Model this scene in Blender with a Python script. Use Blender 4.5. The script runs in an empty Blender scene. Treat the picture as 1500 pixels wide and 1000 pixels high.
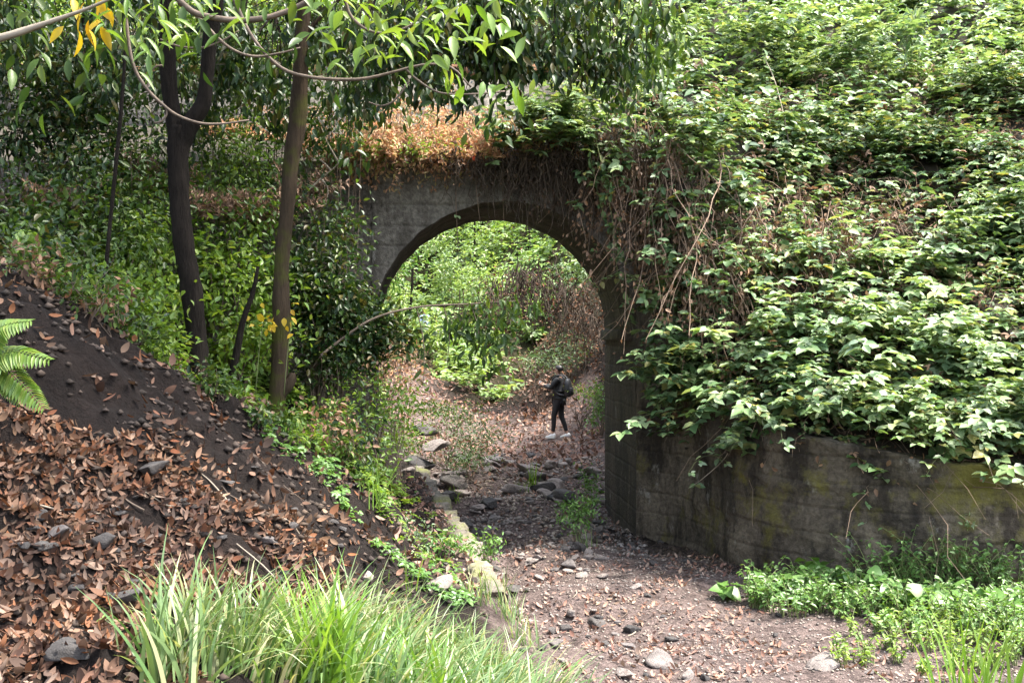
import bpy, bmesh, math, random
import numpy as np
from mathutils import Vector, Matrix

rng = np.random.default_rng(11)
random.seed(11)
R = math.radians
scene = bpy.context.scene
C = scene.collection

# ------------------------------------------------------------------ camera, sky, sun, exposure
CAMZ, FPX = 2.5, 1667.0
cam_d = bpy.data.cameras.new('camera')
cam = bpy.data.objects.new('camera', cam_d)
C.objects.link(cam)
cam.location = (0, 0, CAMZ)
cam.rotation_euler = (R(90), 0, 0)
cam_d.sensor_width = 36
cam_d.lens = 36 * FPX / 1500
cam_d.shift_y = -0.010
cam_d.clip_end = 400
scene.camera = cam

SUN_EL, SUN_ROT = R(65), R(88)          # rotation clockwise from +Y
w = bpy.data.worlds.new('World'); scene.world = w
w.use_nodes = True
nt = w.node_tree
sky = nt.nodes.new('ShaderNodeTexSky')
sky.sky_type = 'NISHITA'; sky.sun_disc = False
sky.sun_elevation = SUN_EL; sky.sun_rotation = SUN_ROT
sky.dust_density = 3.0
bg = nt.nodes['Background']
bg.inputs['Strength'].default_value = 0.15
hs = nt.nodes.new('ShaderNodeHueSaturation'); hs.inputs['Saturation'].default_value = .55      # hazy, whitish sky
nt.links.new(sky.outputs[0], hs.inputs['Color']); nt.links.new(hs.outputs[0], bg.inputs['Color'])
sd = bpy.data.lights.new('sun', 'SUN')
sd.energy = 2.6; sd.angle = R(8); sd.color = (1.0, 0.94, 0.84)
so = bpy.data.objects.new('sun', sd); C.objects.link(so)
S_DIR = Vector((math.cos(SUN_EL) * math.sin(SUN_ROT), math.cos(SUN_EL) * math.cos(SUN_ROT), math.sin(SUN_EL)))
so.rotation_euler = (-S_DIR).to_track_quat('-Z', 'Y').to_euler()
so.location = (10, 6, 20)
scene.view_settings.view_transform = 'Standard'
scene.view_settings.look = 'None'
scene.view_settings.exposure = 2.58
scene.view_settings.gamma = 1.0
cy = scene.cycles
cy.use_denoising = True
try: cy.denoiser = 'OPENIMAGEDENOISE'
except Exception: pass
cy.max_bounces = 7; cy.diffuse_bounces = 3; cy.glossy_bounces = 2; cy.transmission_bounces = 4
cy.caustics_reflective = False; cy.caustics_refractive = False
cy.sample_clamp_indirect = 6

# ------------------------------------------------------------------ helpers
def P(px, py, D):
    """world point seen at photo pixel (1500 wide) at distance D"""
    return np.array(((px - 750) * D / FPX, D, CAMZ + (485 - py) * D / FPX))

def nrm(v):
    return v / np.maximum(np.linalg.norm(v, axis=-1, keepdims=True), 1e-9)

class MB:
    def __init__(self): self.v = []; self.q = []; self.t = []; self.n = 0
    def add(self, v, q=None, t=None):
        v = np.asarray(v, float).reshape(-1, 3)
        if q is not None and len(q): self.q.append(np.asarray(q, int).reshape(-1, 4) + self.n)
        if t is not None and len(t): self.t.append(np.asarray(t, int).reshape(-1, 3) + self.n)
        self.v.append(v); self.n += len(v)
        return self
    def mesh(self, name, mat, smooth=False):
        v = np.concatenate(self.v) if self.v else np.zeros((0, 3))
        q = np.concatenate(self.q) if self.q else np.zeros((0, 4), int)
        t = np.concatenate(self.t) if self.t else np.zeros((0, 3), int)
        me = bpy.data.meshes.new(name)
        me.vertices.add(len(v)); me.vertices.foreach_set('co', v.astype(np.float32).ravel())
        loops = np.concatenate([q.ravel(), t.ravel()]).astype(np.int32)
        tot = np.concatenate([np.full(len(q), 4), np.full(len(t), 3)]).astype(np.int32)
        st = np.concatenate([[0], np.cumsum(tot)[:-1]]).astype(np.int32) if len(tot) else tot
        me.loops.add(len(loops)); me.loops.foreach_set('vertex_index', loops)
        me.polygons.add(len(tot)); me.polygons.foreach_set('loop_start', st)
        me.polygons.foreach_set('loop_total', tot)
        if smooth: me.polygons.foreach_set('use_smooth', np.ones(len(tot), bool))
        me.update(calc_edges=True)
        if mat: me.materials.append(mat)
        return me
    def build(self, name, mat, parent=None, smooth=False):
        o = bpy.data.objects.new(name, self.mesh(name, mat, smooth))
        C.objects.link(o)
        if parent is not None: attach(o, parent)
        return o

def attach(o, parent):
    o.parent = parent
    bp = parent
    m = Matrix.Identity(4)
    chain = []
    while bp is not None:
        chain.append(bp); bp = bp.parent
    for b in reversed(chain):
        m = m @ b.matrix_parent_inverse @ Matrix.LocRotScale(b.location, b.rotation_euler, b.scale)
    o.matrix_parent_inverse = m.inverted()      # geometry is written in world coordinates

def tag(o, label=None, cat=None, group=None, kind=None):
    if label: o['label'] = label
    if cat: o['category'] = cat
    if group: o['group'] = group
    if kind: o['kind'] = kind
    return o

def thing(name, label, cat, loc=(0, 0, 0), rz=0.0, group=None):
    o = bpy.data.objects.new(name, None)
    C.objects.link(o)
    o.location = tuple(float(a) for a in loc); o.rotation_euler = (0, 0, rz)
    o.empty_display_size = 0.2
    return tag(o, label, cat, group)

def catmull(pts, n):
    pts = np.asarray(pts, float)
    k = len(pts)
    ext = np.vstack([2 * pts[0] - pts[1], pts, 2 * pts[-1] - pts[-2]])
    u = np.linspace(0, k - 1 - 1e-6, n)
    i = u.astype(int); f = (u - i)[:, None]
    p0, p1, p2, p3 = ext[i], ext[i + 1], ext[i + 2], ext[i + 3]
    return .5 * (2 * p1 + (p2 - p0) * f + (2 * p0 - 5 * p1 + 4 * p2 - p3) * f ** 2 + (3 * p1 - p0 - 3 * p2 + p3) * f ** 3)

def tubes(mb, paths, rad, sides=4, cap=True, rough=0.0):
    """paths (N,n,3), rad (N,n)"""
    paths = np.asarray(paths, float); rad = np.asarray(rad, float)
    if paths.ndim == 2: paths = paths[None]; rad = rad[None]
    N, n, _ = paths.shape
    T = nrm(np.gradient(paths, axis=1))
    ref = np.array((0.35, 0.9, 0.12))
    A = nrm(np.cross(T, ref)); B = np.cross(T, A)
    a = np.arange(sides) * 2 * np.pi / sides
    rr = rad[:, :, None] * np.ones(sides)
    if rough: rr = rr * (1 + rough * rng.standard_normal(rr.shape))
    V = paths[:, :, None] + rr[..., None] * (np.cos(a)[:, None] * A[:, :, None] + np.sin(a)[:, None] * B[:, :, None])
    base = (np.arange(N) * n * sides)[:, None, None] + (np.arange(n - 1) * sides)[None, :, None]
    j = np.arange(sides); j2 = (j + 1) % sides
    q = np.stack([base + j, base + j2, base + sides + j2, base + sides + j], -1).reshape(-1, 4)
    t = None
    if cap:
        tt = []
        for e in (0, (n - 1) * sides):
            for k in range(1, sides - 1):
                tt.append(np.stack([np.arange(N) * n * sides + e, np.arange(N) * n * sides + e + k, np.arange(N) * n * sides + e + k + 1], -1))
        t = np.concatenate(tt)
    mb.add(V, q, t)

# leaf templates: x across (unit width), y along, z normal
def tmpl_simple():
    v = np.array([(0, 0, 0), (.5, .28, .10), (.42, .62, .08), (0, 1, -.10), (-.42, .62, .08), (-.5, .28, .10)])
    return v, np.array([(0, 1, 2, 3), (0, 3, 4, 5)]), np.zeros((0, 3), int)
def tmpl_curved(w=(.0, .36, .5, .44, .27, 0), curl=.22):
    ys = np.linspace(0, 1, len(w)); v = []; q = []; t = []
    for i, (y, ww) in enumerate(zip(ys, w)):
        z = -curl * y * y
        if ww == 0: v.append((0, y, z))
        else: v += [(-ww, y, z + .08 * ww * 2), (0, y, z), (ww, y, z + .08 * ww * 2)]
    k = len(w)
    t += [(0, 2, 1), (0, 3, 2)]
    for i in range(1, k - 2):
        a = 1 + 3 * (i - 1); b = a + 3
        q += [(a, a + 1, b + 1, b), (a + 1, a + 2, b + 2, b + 1)]
    a = 1 + 3 * (k - 3); e = a + 3
    t += [(a, a + 1, e), (a + 1, a + 2, e)]
    return np.array(v, float), np.array(q), np.array(t)
T_SIMPLE = tmpl_simple()
T_CURVED = tmpl_curved()
T_HEART = tmpl_curved((0, .58, .62, .45, .24, 0), .25)
T_DRY = tmpl_curved((0, .38, .5, .46, .3, 0), -.5)

def leaves(mb, pos, d, n, size, width=.55, tmpl=T_SIMPLE):
    pos = np.asarray(pos, float); N = len(pos)
    if N == 0: return
    d = nrm(d); s = nrm(np.cross(d, n)); n = np.cross(s, d)
    size = np.broadcast_to(size, (N,)); width = np.broadcast_to(width, (N,))
    tv, tq, tt = tmpl
    V = pos[:, None] + size[:, None, None] * (tv[None, :, 0, None] * width[:, None, None] * s[:, None] + tv[None, :, 1, None] * d[:, None] + tv[None, :, 2, None] * n[:, None])
    off = (np.arange(N) * len(tv))[:, None, None]
    mb.add(V, (tq[None] + off).reshape(-1, 4), (tt[None] + off).reshape(-1, 3) if len(tt) else None)

def rvec(N, s=1.0): return rng.standard_normal((N, 3)) * s

def blades(mb, base, az, length, lean, width, seg=5, droop=1.0):
    base = np.asarray(base, float); N = len(base)
    az, length, lean, width, droop = [np.broadcast_to(x, (N,)) for x in (az, length, lean, width, droop)]
    h = np.stack([np.cos(az), np.sin(az), 0 * az], -1)
    t = np.linspace(0, 1, seg + 1)
    ang = lean[:, None] + droop[:, None] * t[None] ** 1.4
    st = length[:, None] / seg
    dx = np.sin(ang) * st; dz = np.cos(ang) * st
    X = np.concatenate([np.zeros((N, 1)), np.cumsum(dx[:, :-1], 1)], 1)
    Z = np.concatenate([np.zeros((N, 1)), np.cumsum(dz[:, :-1], 1)], 1)
    c = base[:, None] + X[..., None] * h[:, None] + Z[..., None] * np.array((0, 0, 1.0))
    tw = az + rng.normal(0, .7, N) + np.pi / 2
    sdir = np.stack([np.cos(tw), np.sin(tw), 0 * tw], -1)
    wd = width[:, None] * (1 - t[None] ** 2.2) * .5 + .0004
    L = c - wd[..., None] * sdir[:, None]; Rr = c + wd[..., None] * sdir[:, None]
    V = np.stack([L, Rr], 2)
    off = (np.arange(N) * 2 * (seg + 1))[:, None] + (np.arange(seg) * 2)[None]
    q = np.stack([off, off + 1, off + 3, off + 2], -1).reshape(-1, 4)
    mb.add(V, q)

# smooth random fields
def field(seed, scale, octaves=3):
    r = np.random.default_rng(seed)
    K = []
    for o in range(octaves):
        for _ in range(6):
            a = r.uniform(0, 2 * np.pi); f = scale * 2 ** o * r.uniform(.7, 1.4)
            K.append((f * np.cos(a), f * np.sin(a), r.uniform(0, 6.28), .6 ** o / 2.4))
    def f(x, y):
        s = 0
        for kx, ky, ph, am in K: s = s + am * np.sin(kx * x + ky * y + ph)
        return s
    return f

# ------------------------------------------------------------------ materials
def new_mat(name):
    m = bpy.data.materials.new(name); m.use_nodes = True
    n = m.node_tree.nodes; b = n['Principled BSDF']
    return m, m.node_tree, b

def ramp(nt, fac, stops, interp='LINEAR'):
    r = nt.nodes.new('ShaderNodeValToRGB'); r.color_ramp.interpolation = interp
    e = r.color_ramp.elements
    while len(e) < len(stops): e.new(.5)
    for k, (p, c) in enumerate(stops):
        e[k].position = p; e[k].color = (*c, 1)
    if fac is not None: nt.links.new(fac, r.inputs['Fac'])
    return r

def noise(nt, scale, detail=4, vec=None, rough=.55):
    n = nt.nodes.new('ShaderNodeTexNoise'); n.inputs['Scale'].default_value = scale
    n.inputs['Detail'].default_value = detail; n.inputs['Roughness'].default_value = rough
    if vec is not None: nt.links.new(vec, n.inputs['Vector'])
    return n

def mixc(nt, fac, a, b, mode='MIX'):
    m = nt.nodes.new('ShaderNodeMix'); m.data_type = 'RGBA'; m.blend_type = mode
    for sock, val in ((m.inputs[0], fac), (m.inputs[6], a), (m.inputs[7], b)):
        if hasattr(val, 'links'): nt.links.new(val, sock)
        elif isinstance(val, (int, float)): sock.default_value = val
        else: sock.default_value = (*val, 1)
    return m.outputs[2]

def geo_pos(nt): return nt.nodes.new('ShaderNodeNewGeometry').outputs['Position']

def mapping(nt, vec, scale):
    m = nt.nodes.new('ShaderNodeMapping'); m.inputs['Scale'].default_value = scale
    nt.links.new(vec, m.inputs['Vector']); return m.outputs[0]

def bump(nt, b, h, strength=.5, dist=.02):
    u = nt.nodes.new('ShaderNodeBump'); u.inputs['Strength'].default_value = strength
    u.inputs['Distance'].default_value = dist
    nt.links.new(h, u.inputs['Height']); nt.links.new(u.outputs[0], b.inputs['Normal'])

def leaf_mat(name, cols, transl=.35, rough=.42, warm=(1.25, 1.2, .55), spec=.5):
    m, t, b = new_mat(name)
    g = t.nodes.new('ShaderNodeNewGeometry')
    k = len(cols)
    rp = ramp(t, g.outputs['Random Per Island'], [((i + .0) / max(k - 1, 1), c) for i, c in enumerate(cols)])
    nz = noise(t, 1.1, 2, g.outputs['Position'])
    hue = ramp(t, nz.outputs[0], [(.3, (.78, .84, .86)), (.7, (1.18, 1.12, .92))])
    col = mixc(t, 1.0, rp.outputs[0], hue.outputs[0], 'MULTIPLY')
    t.links.new(col, b.inputs['Base Color'])
    b.inputs['Roughness'].default_value = rough
    b.inputs['Specular IOR Level'].default_value = spec
    if transl:
        tr = t.nodes.new('ShaderNodeBsdfTranslucent')
        t.links.new(mixc(t, 1.0, col, warm, 'MULTIPLY'), tr.inputs['Color'])
        ms = t.nodes.new('ShaderNodeMixShader'); ms.inputs[0].default_value = transl
        t.links.new(b.outputs[0], ms.inputs[1]); t.links.new(tr.outputs[0], ms.inputs[2])
        t.links.new(ms.outputs[0], t.nodes['Material Output'].inputs['Surface'])
    return m

def flat_mat(name, c, rough=.7, var=.25, scale=12, bumpy=0.0, metal=0):
    m, t, b = new_mat(name)
    nz = noise(t, scale, 4, geo_pos(t))
    lo = tuple(x * (1 - var) for x in c); hi = tuple(min(1, x * (1 + var)) for x in c)
    t.links.new(ramp(t, nz.outputs[0], [(.3, lo), (.7, hi)]).outputs[0], b.inputs['Base Color'])
    b.inputs['Roughness'].default_value = rough; b.inputs['Metallic'].default_value = metal
    if bumpy: bump(t, b, nz.outputs[0], bumpy, .02)
    return m

M = {}
M['bramble'] = leaf_mat('bramble_leaf', [(.035, .075, .035), (.07, .13, .055), (.11, .20, .075), (.17, .26, .13), (.26, .34, .18), (.05, .10, .055), (.30, .27, .09)], .26, .46, spec=.45)
M['bramble_sunlit'] = leaf_mat('sunlit_bramble_leaf', [(.09, .17, .06), (.17, .28, .12), (.25, .36, .18), (.12, .21, .11), (.36, .44, .30), (.07, .13, .065), (.31, .36, .16), (.22, .31, .17)], .3, .46, spec=.45)  # sunlit copy of the bramble leaf, with sun and highlights put into paler colours
M['glossy'] = leaf_mat('shaded_glossy_leaf', [(.010, .028, .010), (.02, .048, .015), (.04, .08, .02), (.022, .055, .02), (.09, .13, .025), (.015, .035, .014), (.10, .085, .03)], .26, .4, spec=.35)  # left woodland's shade put into darker greens, a few lighter as lit flecks
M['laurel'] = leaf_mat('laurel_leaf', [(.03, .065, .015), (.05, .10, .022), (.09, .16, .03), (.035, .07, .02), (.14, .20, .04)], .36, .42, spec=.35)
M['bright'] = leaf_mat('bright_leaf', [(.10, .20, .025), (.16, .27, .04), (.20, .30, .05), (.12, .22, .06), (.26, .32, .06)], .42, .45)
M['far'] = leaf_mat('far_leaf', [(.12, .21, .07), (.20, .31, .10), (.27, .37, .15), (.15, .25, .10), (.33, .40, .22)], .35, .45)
M['yellow'] = leaf_mat('yellow_leaf', [(.55, .36, .02), (.6, .42, .03), (.5, .25, .02)], .4, .5)
M['grass'] = leaf_mat('grass_blade', [(.06, .13, .045), (.12, .21, .07), (.20, .29, .13), (.09, .17, .065), (.32, .38, .22), (.38, .36, .22), (.14, .24, .09)], .35, .4)
M['iris'] = leaf_mat('iris_blade', [(.09, .19, .03), (.16, .29, .05), (.22, .34, .07)], .4, .4)
M['herb'] = leaf_mat('herb_leaf', [(.06, .14, .03), (.10, .21, .05), (.15, .27, .07), (.09, .18, .05)], .34, .42)
M['moss_shrub'] = leaf_mat('grey_green_leaf', [(.06, .11, .05), (.10, .16, .08), (.14, .2, .11), (.08, .15, .05)], .25, .6)
M['redfern'] = leaf_mat('dry_fern', [(.42, .22, .14), (.55, .33, .22), (.36, .17, .10), (.55, .40, .26), (.34, .32, .12), (.5, .26, .17)], .35, .6, (1.2, 1, .8))
M['litter'] = leaf_mat('fallen_leaf', [(.045, .025, .02), (.12, .065, .048), (.23, .14, .105), (.08, .042, .032), (.032, .022, .019), (.30, .205, .165), (.16, .062, .036), (.10, .065, .055), (.07, .045, .037), (.19, .115, .08), (.045, .03, .025), (.20, .085, .045), (.15, .075, .05), (.30, .21, .17)], .1, .75, (1.1, 1, .8), .12)
M['litter_pink'] = leaf_mat('pale_fallen_leaf', [(.16, .085, .07), (.26, .15, .125), (.34, .22, .19), (.13, .065, .055), (.28, .155, .125), (.38, .28, .24), (.09, .06, .052)], .1, .75, (1.1, 1, .8), .15)
M['deadroot'] = leaf_mat('shaded_dead_leaf', [(.035, .022, .016), (.07, .042, .03), (.12, .075, .05), (.05, .03, .022)], .15, .8, (1.1, 1, .8))  # darkened copy of the withered leaf: shade under the bridge edge in its colour
M['drybrown'] = leaf_mat('withered_leaf', [(.14, .08, .05), (.22, .13, .09), (.30, .18, .12), (.10, .06, .04)], .25, .7, (1.1, 1, .8))
M['cane'] = flat_mat('dry_cane', (.17, .115, .078), .8, .5, 3)
M['cane_dark'] = flat_mat('dark_root', (.055, .038, .026), .9, .4, 5)
M['cane_green'] = flat_mat('green_cane', (.16, .19, .07), .7, .35, 4)
M['twig'] = flat_mat('pale_twig', (.30, .25, .19), .8, .3, 8)
M['branch'] = flat_mat('branch_bark', (.13, .095, .07), .8, .4, 14, .4)
M['white'] = flat_mat('white_cloth', (.84, .84, .82), .7, .06)
M['black_cloth'] = flat_mat('black_cloth', (.014, .015, .018), .75, .2)
M['charcoal'] = flat_mat('charcoal_nylon', (.028, .03, .034), .55, .2)
M['skin'] = flat_mat('skin', (.42, .25, .18), .55, .08)
M['hair'] = flat_mat('dark_hair', (.012, .010, .010), .5, .3, 60)
M['hair_brown'] = flat_mat('brown_hair', (.09, .045, .03), .5, .3, 60)
M['blue_cloth'] = flat_mat('pale_blue_cloth', (.28, .38, .55), .8, .08)
M['grey_cloth'] = flat_mat('grey_trousers', (.05, .055, .06), .8, .2)
M['phone'] = flat_mat('phone_silver', (.35, .42, .5), .3, .05)

def bark_mat(name, dark, light, moss, moss_lo):
    m, t, b = new_mat(name)
    p = geo_pos(t)
    nz = noise(t, 15, 8, mapping(t, p, (1, 1, .22)), .75)
    n2 = noise(t, 3.0, 4, p)
    base = ramp(t, nz.outputs[0], [(.3, dark), (.7, light)]).outputs[0]
    mk = ramp(t, n2.outputs[0], [(moss_lo, (0, 0, 0)), (moss_lo + .12, (1, 1, 1))]).outputs[0]
    t.links.new(mixc(t, mk, base, moss), b.inputs['Base Color'])
    b.inputs['Roughness'].default_value = .95
    b.inputs['Specular IOR Level'].default_value = .12
    bump(t, b, nz.outputs[0], 1.0, .05)
    return m
M['bark_dark'] = bark_mat('dark_bark', (.005, .004, .0035), (.028, .022, .018), (.03, .036, .014), .68)
M['bark_moss'] = bark_mat('mossy_bark', (.03, .022, .015), (.085, .06, .04), (.07, .07, .02), .53)

def concrete(name, c_lo, c_hi, moss_at, moss_col, stain=.55, board=True, moss_end=False):
    m, t, b = new_mat(name)
    p = geo_pos(t)
    big = noise(t, .9, 5, p)
    fine = noise(t, 22, 6, p, .65)
    streak = noise(t, 1.7, 8, mapping(t, p, (1.5, 1.5, .45)), .68)
    base = ramp(t, big.outputs[0], [(.3, c_lo), (.72, c_hi)]).outputs[0]
    fr = ramp(t, fine.outputs[0], [(.3, (.45, .44, .42)), (.7, (1.3, 1.3, 1.28))]).outputs[0]
    base = mixc(t, 1.0, base, fr, 'MULTIPLY')
    sr = ramp(t, streak.outputs[0], [(.42, (.17, .145, .12)), (.54, (1, 1, 1))]).outputs[0]
    base = mixc(t, stain, base, mixc(t, 1.0, base, sr, 'MULTIPLY'))
    pale = noise(t, 5, 6, mapping(t, p, (1, 1, .6)), .7)
    pr = ramp(t, pale.outputs[0], [(.6, (0, 0, 0)), (.72, (1, 1, 1))]).outputs[0]
    base = mixc(t, mixc(t, 1.0, pr, (.55, .55, .55), 'MULTIPLY'), base, (.42, .40, .36))
    mo = noise(t, 1.7, 6, p, .7)
    mo_f = mo.outputs[0]
    if moss_end:      # the damp end of the wall carries more moss and ochre lichen
        sx0 = t.nodes.new('ShaderNodeSeparateXYZ'); t.links.new(p, sx0.inputs[0])
        mrg = t.nodes.new('ShaderNodeMapRange'); t.links.new(sx0.outputs[0], mrg.inputs[0])
        mrg.inputs[1].default_value = 3.3; mrg.inputs[2].default_value = 5.6; mrg.inputs[3].default_value = 0; mrg.inputs[4].default_value = .17
        sm0 = t.nodes.new('ShaderNodeMath'); sm0.operation = 'ADD'; t.links.new(mo_f, sm0.inputs[0]); t.links.new(mrg.outputs[0], sm0.inputs[1]); mo_f = sm0.outputs[0]
    mr = ramp(t, mo_f, [(moss_at, (0, 0, 0)), (moss_at + .14, (1, 1, 1))]).outputs[0]
    base = mixc(t, mr, base, moss_col)
    h = fine.outputs[0]
    if board:
        # shutter board joints: thin dark horizontal lines wandering a little
        sx = t.nodes.new('ShaderNodeSeparateXYZ'); t.links.new(p, sx.inputs[0])
        wob = noise(t, 1.2, 3, p)
        ad = t.nodes.new('ShaderNodeMath'); ad.operation = 'MULTIPLY_ADD'
        t.links.new(wob.outputs[0], ad.inputs[0]); ad.inputs[1].default_value = .10; t.links.new(sx.outputs[2], ad.inputs[2])
        md = t.nodes.new('ShaderNodeMath'); md.operation = 'PINGPONG'; t.links.new(ad.outputs[0], md.inputs[0]); md.inputs[1].default_value = .13
        ln = ramp(t, md.outputs[0], [(.0, (.5, .48, .45)), (.03, (1, 1, 1))]).outputs[0]
        keep = ramp(t, noise(t, 2.3, 3, mapping(t, p, (.5, .5, 2))).outputs[0], [(.44, (0, 0, 0)), (.66, (.8, .8, .8))]).outputs[0]
        base = mixc(t, keep, base, mixc(t, 1.0, base, ln, 'MULTIPLY'))
        mm = t.nodes.new('ShaderNodeMath'); mm.operation = 'MULTIPLY_ADD'
        t.links.new(ln, mm.inputs[0]); mm.inputs[1].default_value = .8; t.links.new(fine.outputs[0], mm.inputs[2])
        h = mm.outputs[0]
    # cracks
    vo = t.nodes.new('ShaderNodeTexVoronoi'); vo.feature = 'DISTANCE_TO_EDGE'; vo.inputs['Scale'].default_value = .75
    wv = noise(t, 3, 4, p)
    va = t.nodes.new('ShaderNodeVectorMath'); va.operation = 'MULTIPLY_ADD'
    t.links.new(wv.outputs[1], va.inputs[0]); va.inputs[1].default_value = (.5, .5, .5); t.links.new(p, va.inputs[2])
    t.links.new(mapping(t, va.outputs[0], (.6, .6, 1.3)), vo.inputs['Vector'])
    cr = ramp(t, vo.outputs['Distance'], [(.0, (.25, .23, .21)), (.03, (1, 1, 1))]).outputs[0]
    ck = ramp(t, noise(t, 1.1, 3, mapping(t, p, (1, 1, 2.2))).outputs[0], [(.52, (0, 0, 0)), (.64, (.85, .85, .85))]).outputs[0]
    base = mixc(t, ck, base, mixc(t, 1.0, base, cr, 'MULTIPLY'))
    t.links.new(base, b.inputs['Base Color'])
    b.inputs['Roughness'].default_value = .9
    bump(t, b, h, .9, .03)
    return m
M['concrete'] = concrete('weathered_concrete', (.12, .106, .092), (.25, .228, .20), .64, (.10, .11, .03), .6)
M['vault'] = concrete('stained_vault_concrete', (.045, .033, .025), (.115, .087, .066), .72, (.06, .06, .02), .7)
M['wing'] = concrete('mossy_wing_concrete', (.05, .039, .028), (.195, .160, .118), .55, (.13, .115, .022), .92, True, True)
M['curb'] = concrete('mossy_kerb_concrete', (.13, .115, .095), (.28, .25, .205), .50, (.15, .16, .045), .5, False)
M['coping'] = concrete('rusty_coping', (.20, .10, .05), (.34, .17, .09), .55, (.14, .15, .03), .3, False)

def rock_mat(name, lo, hi):
    m, t, b = new_mat(name)
    tc = t.nodes.new('ShaderNodeTexCoord'); p = geo_pos(t)
    n1 = noise(t, 9, 8, p, .7); n2 = noise(t, 26, 8, p, .75)
    oi = t.nodes.new('ShaderNodeObjectInfo')
    c = ramp(t, n1.outputs[0], [(.3, lo), (.7, hi)]).outputs[0]
    v = ramp(t, oi.outputs['Random'], [(0, (.6, .6, .62)), (1, (1.3, 1.25, 1.2))]).outputs[0]
    t.links.new(mixc(t, 1.0, c, v, 'MULTIPLY'), b.inputs['Base Color'])
    b.inputs['Roughness'].default_value = .8
    bump(t, b, n2.outputs[0], 1.0, .035)
    return m
M['rock'] = rock_mat('grey_stone', (.12, .105, .098), (.32, .28, .26))
M['rock_dark'] = rock_mat('dark_stone', (.035, .032, .032), (.10, .092, .088))

def ground_mat():
    m, t, b = new_mat('earth_and_gravel')
    p = geo_pos(t)
    at = t.nodes.new('ShaderNodeAttribute'); at.attribute_name = 'path'
    a2 = t.nodes.new('ShaderNodeAttribute'); a2.attribute_name = 'leafy'
    n1 = noise(t, 2.2, 6, p); n2 = noise(t, 26, 5, p, .7); n3 = noise(t, 7, 5, p)
    soil = ramp(t, n1.outputs[0], [(.3, (.007, .005, .0045)), (.7, (.027, .019, .016))]).outputs[0]
    soil = mixc(t, 1.0, soil, ramp(t, n2.outputs[0], [(.3, (.6, .6, .6)), (.7, (1.4, 1.35, 1.3))]).outputs[0], 'MULTIPLY')
    path = ramp(t, n3.outputs[0], [(.3, (.075, .058, .053)), (.7, (.20, .160, .148))]).outputs[0]
    path = mixc(t, 1.0, path, ramp(t, n2.outputs[0], [(.32, (.38, .36, .36)), (.70, (1.5, 1.42, 1.4))]).outputs[0], 'MULTIPLY')
    c = mixc(t, at.outputs['Fac'], soil, path)
    c = mixc(t, a2.outputs['Fac'], c, (.045, .042, .02))
    t.links.new(c, b.inputs['Base Color']); b.inputs['Roughness'].default_value = .95
    b.inputs['Specular IOR Level'].default_value = .2
    hm = t.nodes.new('ShaderNodeMath'); hm.operation = 'MULTIPLY_ADD'; t.links.new(noise(t, 9, 8, p, .7).outputs[0], hm.inputs[0]); hm.inputs[1].default_value = 2.0; t.links.new(n2.outputs[0], hm.inputs[2])
    bump(t, b, hm.outputs[0], 1.0, .045)
    return m
M['ground'] = ground_mat()
M['hill'] = flat_mat('dark_thicket_soil', (.035, .028, .018), .95, .4, 5, .6)

# ------------------------------------------------------------------ terrain
def curb_x(y): return -0.06 - 0.155 * (y - 9.6)

class RBF:
    def __init__(self, pts, c=.25):
        pts = np.array(pts, float); self.xy = pts[:, :2]; self.c = c; n = len(pts)
        K = self.k(self.xy); A = np.zeros((n + 3, n + 3)); A[:n, :n] = K - np.eye(n) * 0.02
        Q = np.c_[np.ones(n), self.xy]; A[:n, n:] = Q; A[n:, :n] = Q.T
        self.w = np.linalg.solve(A, np.r_[pts[:, 2], 0, 0, 0])
    def k(self, xy):
        d = ((xy[:, None] - self.xy[None]) ** 2).sum(-1)
        return -np.sqrt(d + self.c ** 2)
    def __call__(self, x, y):
        x = np.asarray(x, float); sh = x.shape
        xy = np.c_[x.ravel(), np.asarray(y, float).ravel()]
        out = np.empty(len(xy))
        for i in range(0, len(xy), 20000):
            s = xy[i:i + 20000]
            out[i:i + 20000] = self.k(s) @ self.w[:-3] + self.w[-3] + s @ self.w[-2:]
        return out.reshape(sh)

gp = [(.6, 9, 0), (1.5, 8, 0), (3, 8, 0), (4.5, 9, .05), (.3, 11, 0), (1.2, 11, 0), (2.3, 11.5, -.03), (.2, 13, 0), (1, 13, 0),
      (0, 15, 0), (.9, 15, -.04), (-.6, 17, 0), (.8, 17, 0), (-.9, 19, 0), (.8, 19, 0), (-.5, 22, 0), (1, 22, 0), (1.6, 22, .1),
      (1, 26.4, 0), (0, 26.4, 0), (-1.5, 26, .1), (-1, 30, .45), (1, 30, .5), (.5, 33, 1.0), (-2, 34, .9), (-3, 38, 1.3), (-3.5, 45, 1.77), (-1, 38, 1.6),
      (.45, 8, .12), (3.5, 6.8, .1), (6, 8, .1), (3, 10.5, -.03), (4.2, 10.3, 0), (5.5, 10, .03), (2.6, 11.9, -.05), (2.0, 13.5, -.10), (2.35, 12.7, -.08), (1.7, 14.0, -.12), (1.3, 13.9, -.08), (1.4, 16.5, -.22), (1.4, 15.3, -.16), (7.5, 9.5, .08)]
for y in np.arange(9.2, 19, .8):
    x = curb_x(y)
    gp += [(x - .14, y, .27), (x - .4, y, .345), (x + .12, y, 0.02)]
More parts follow.
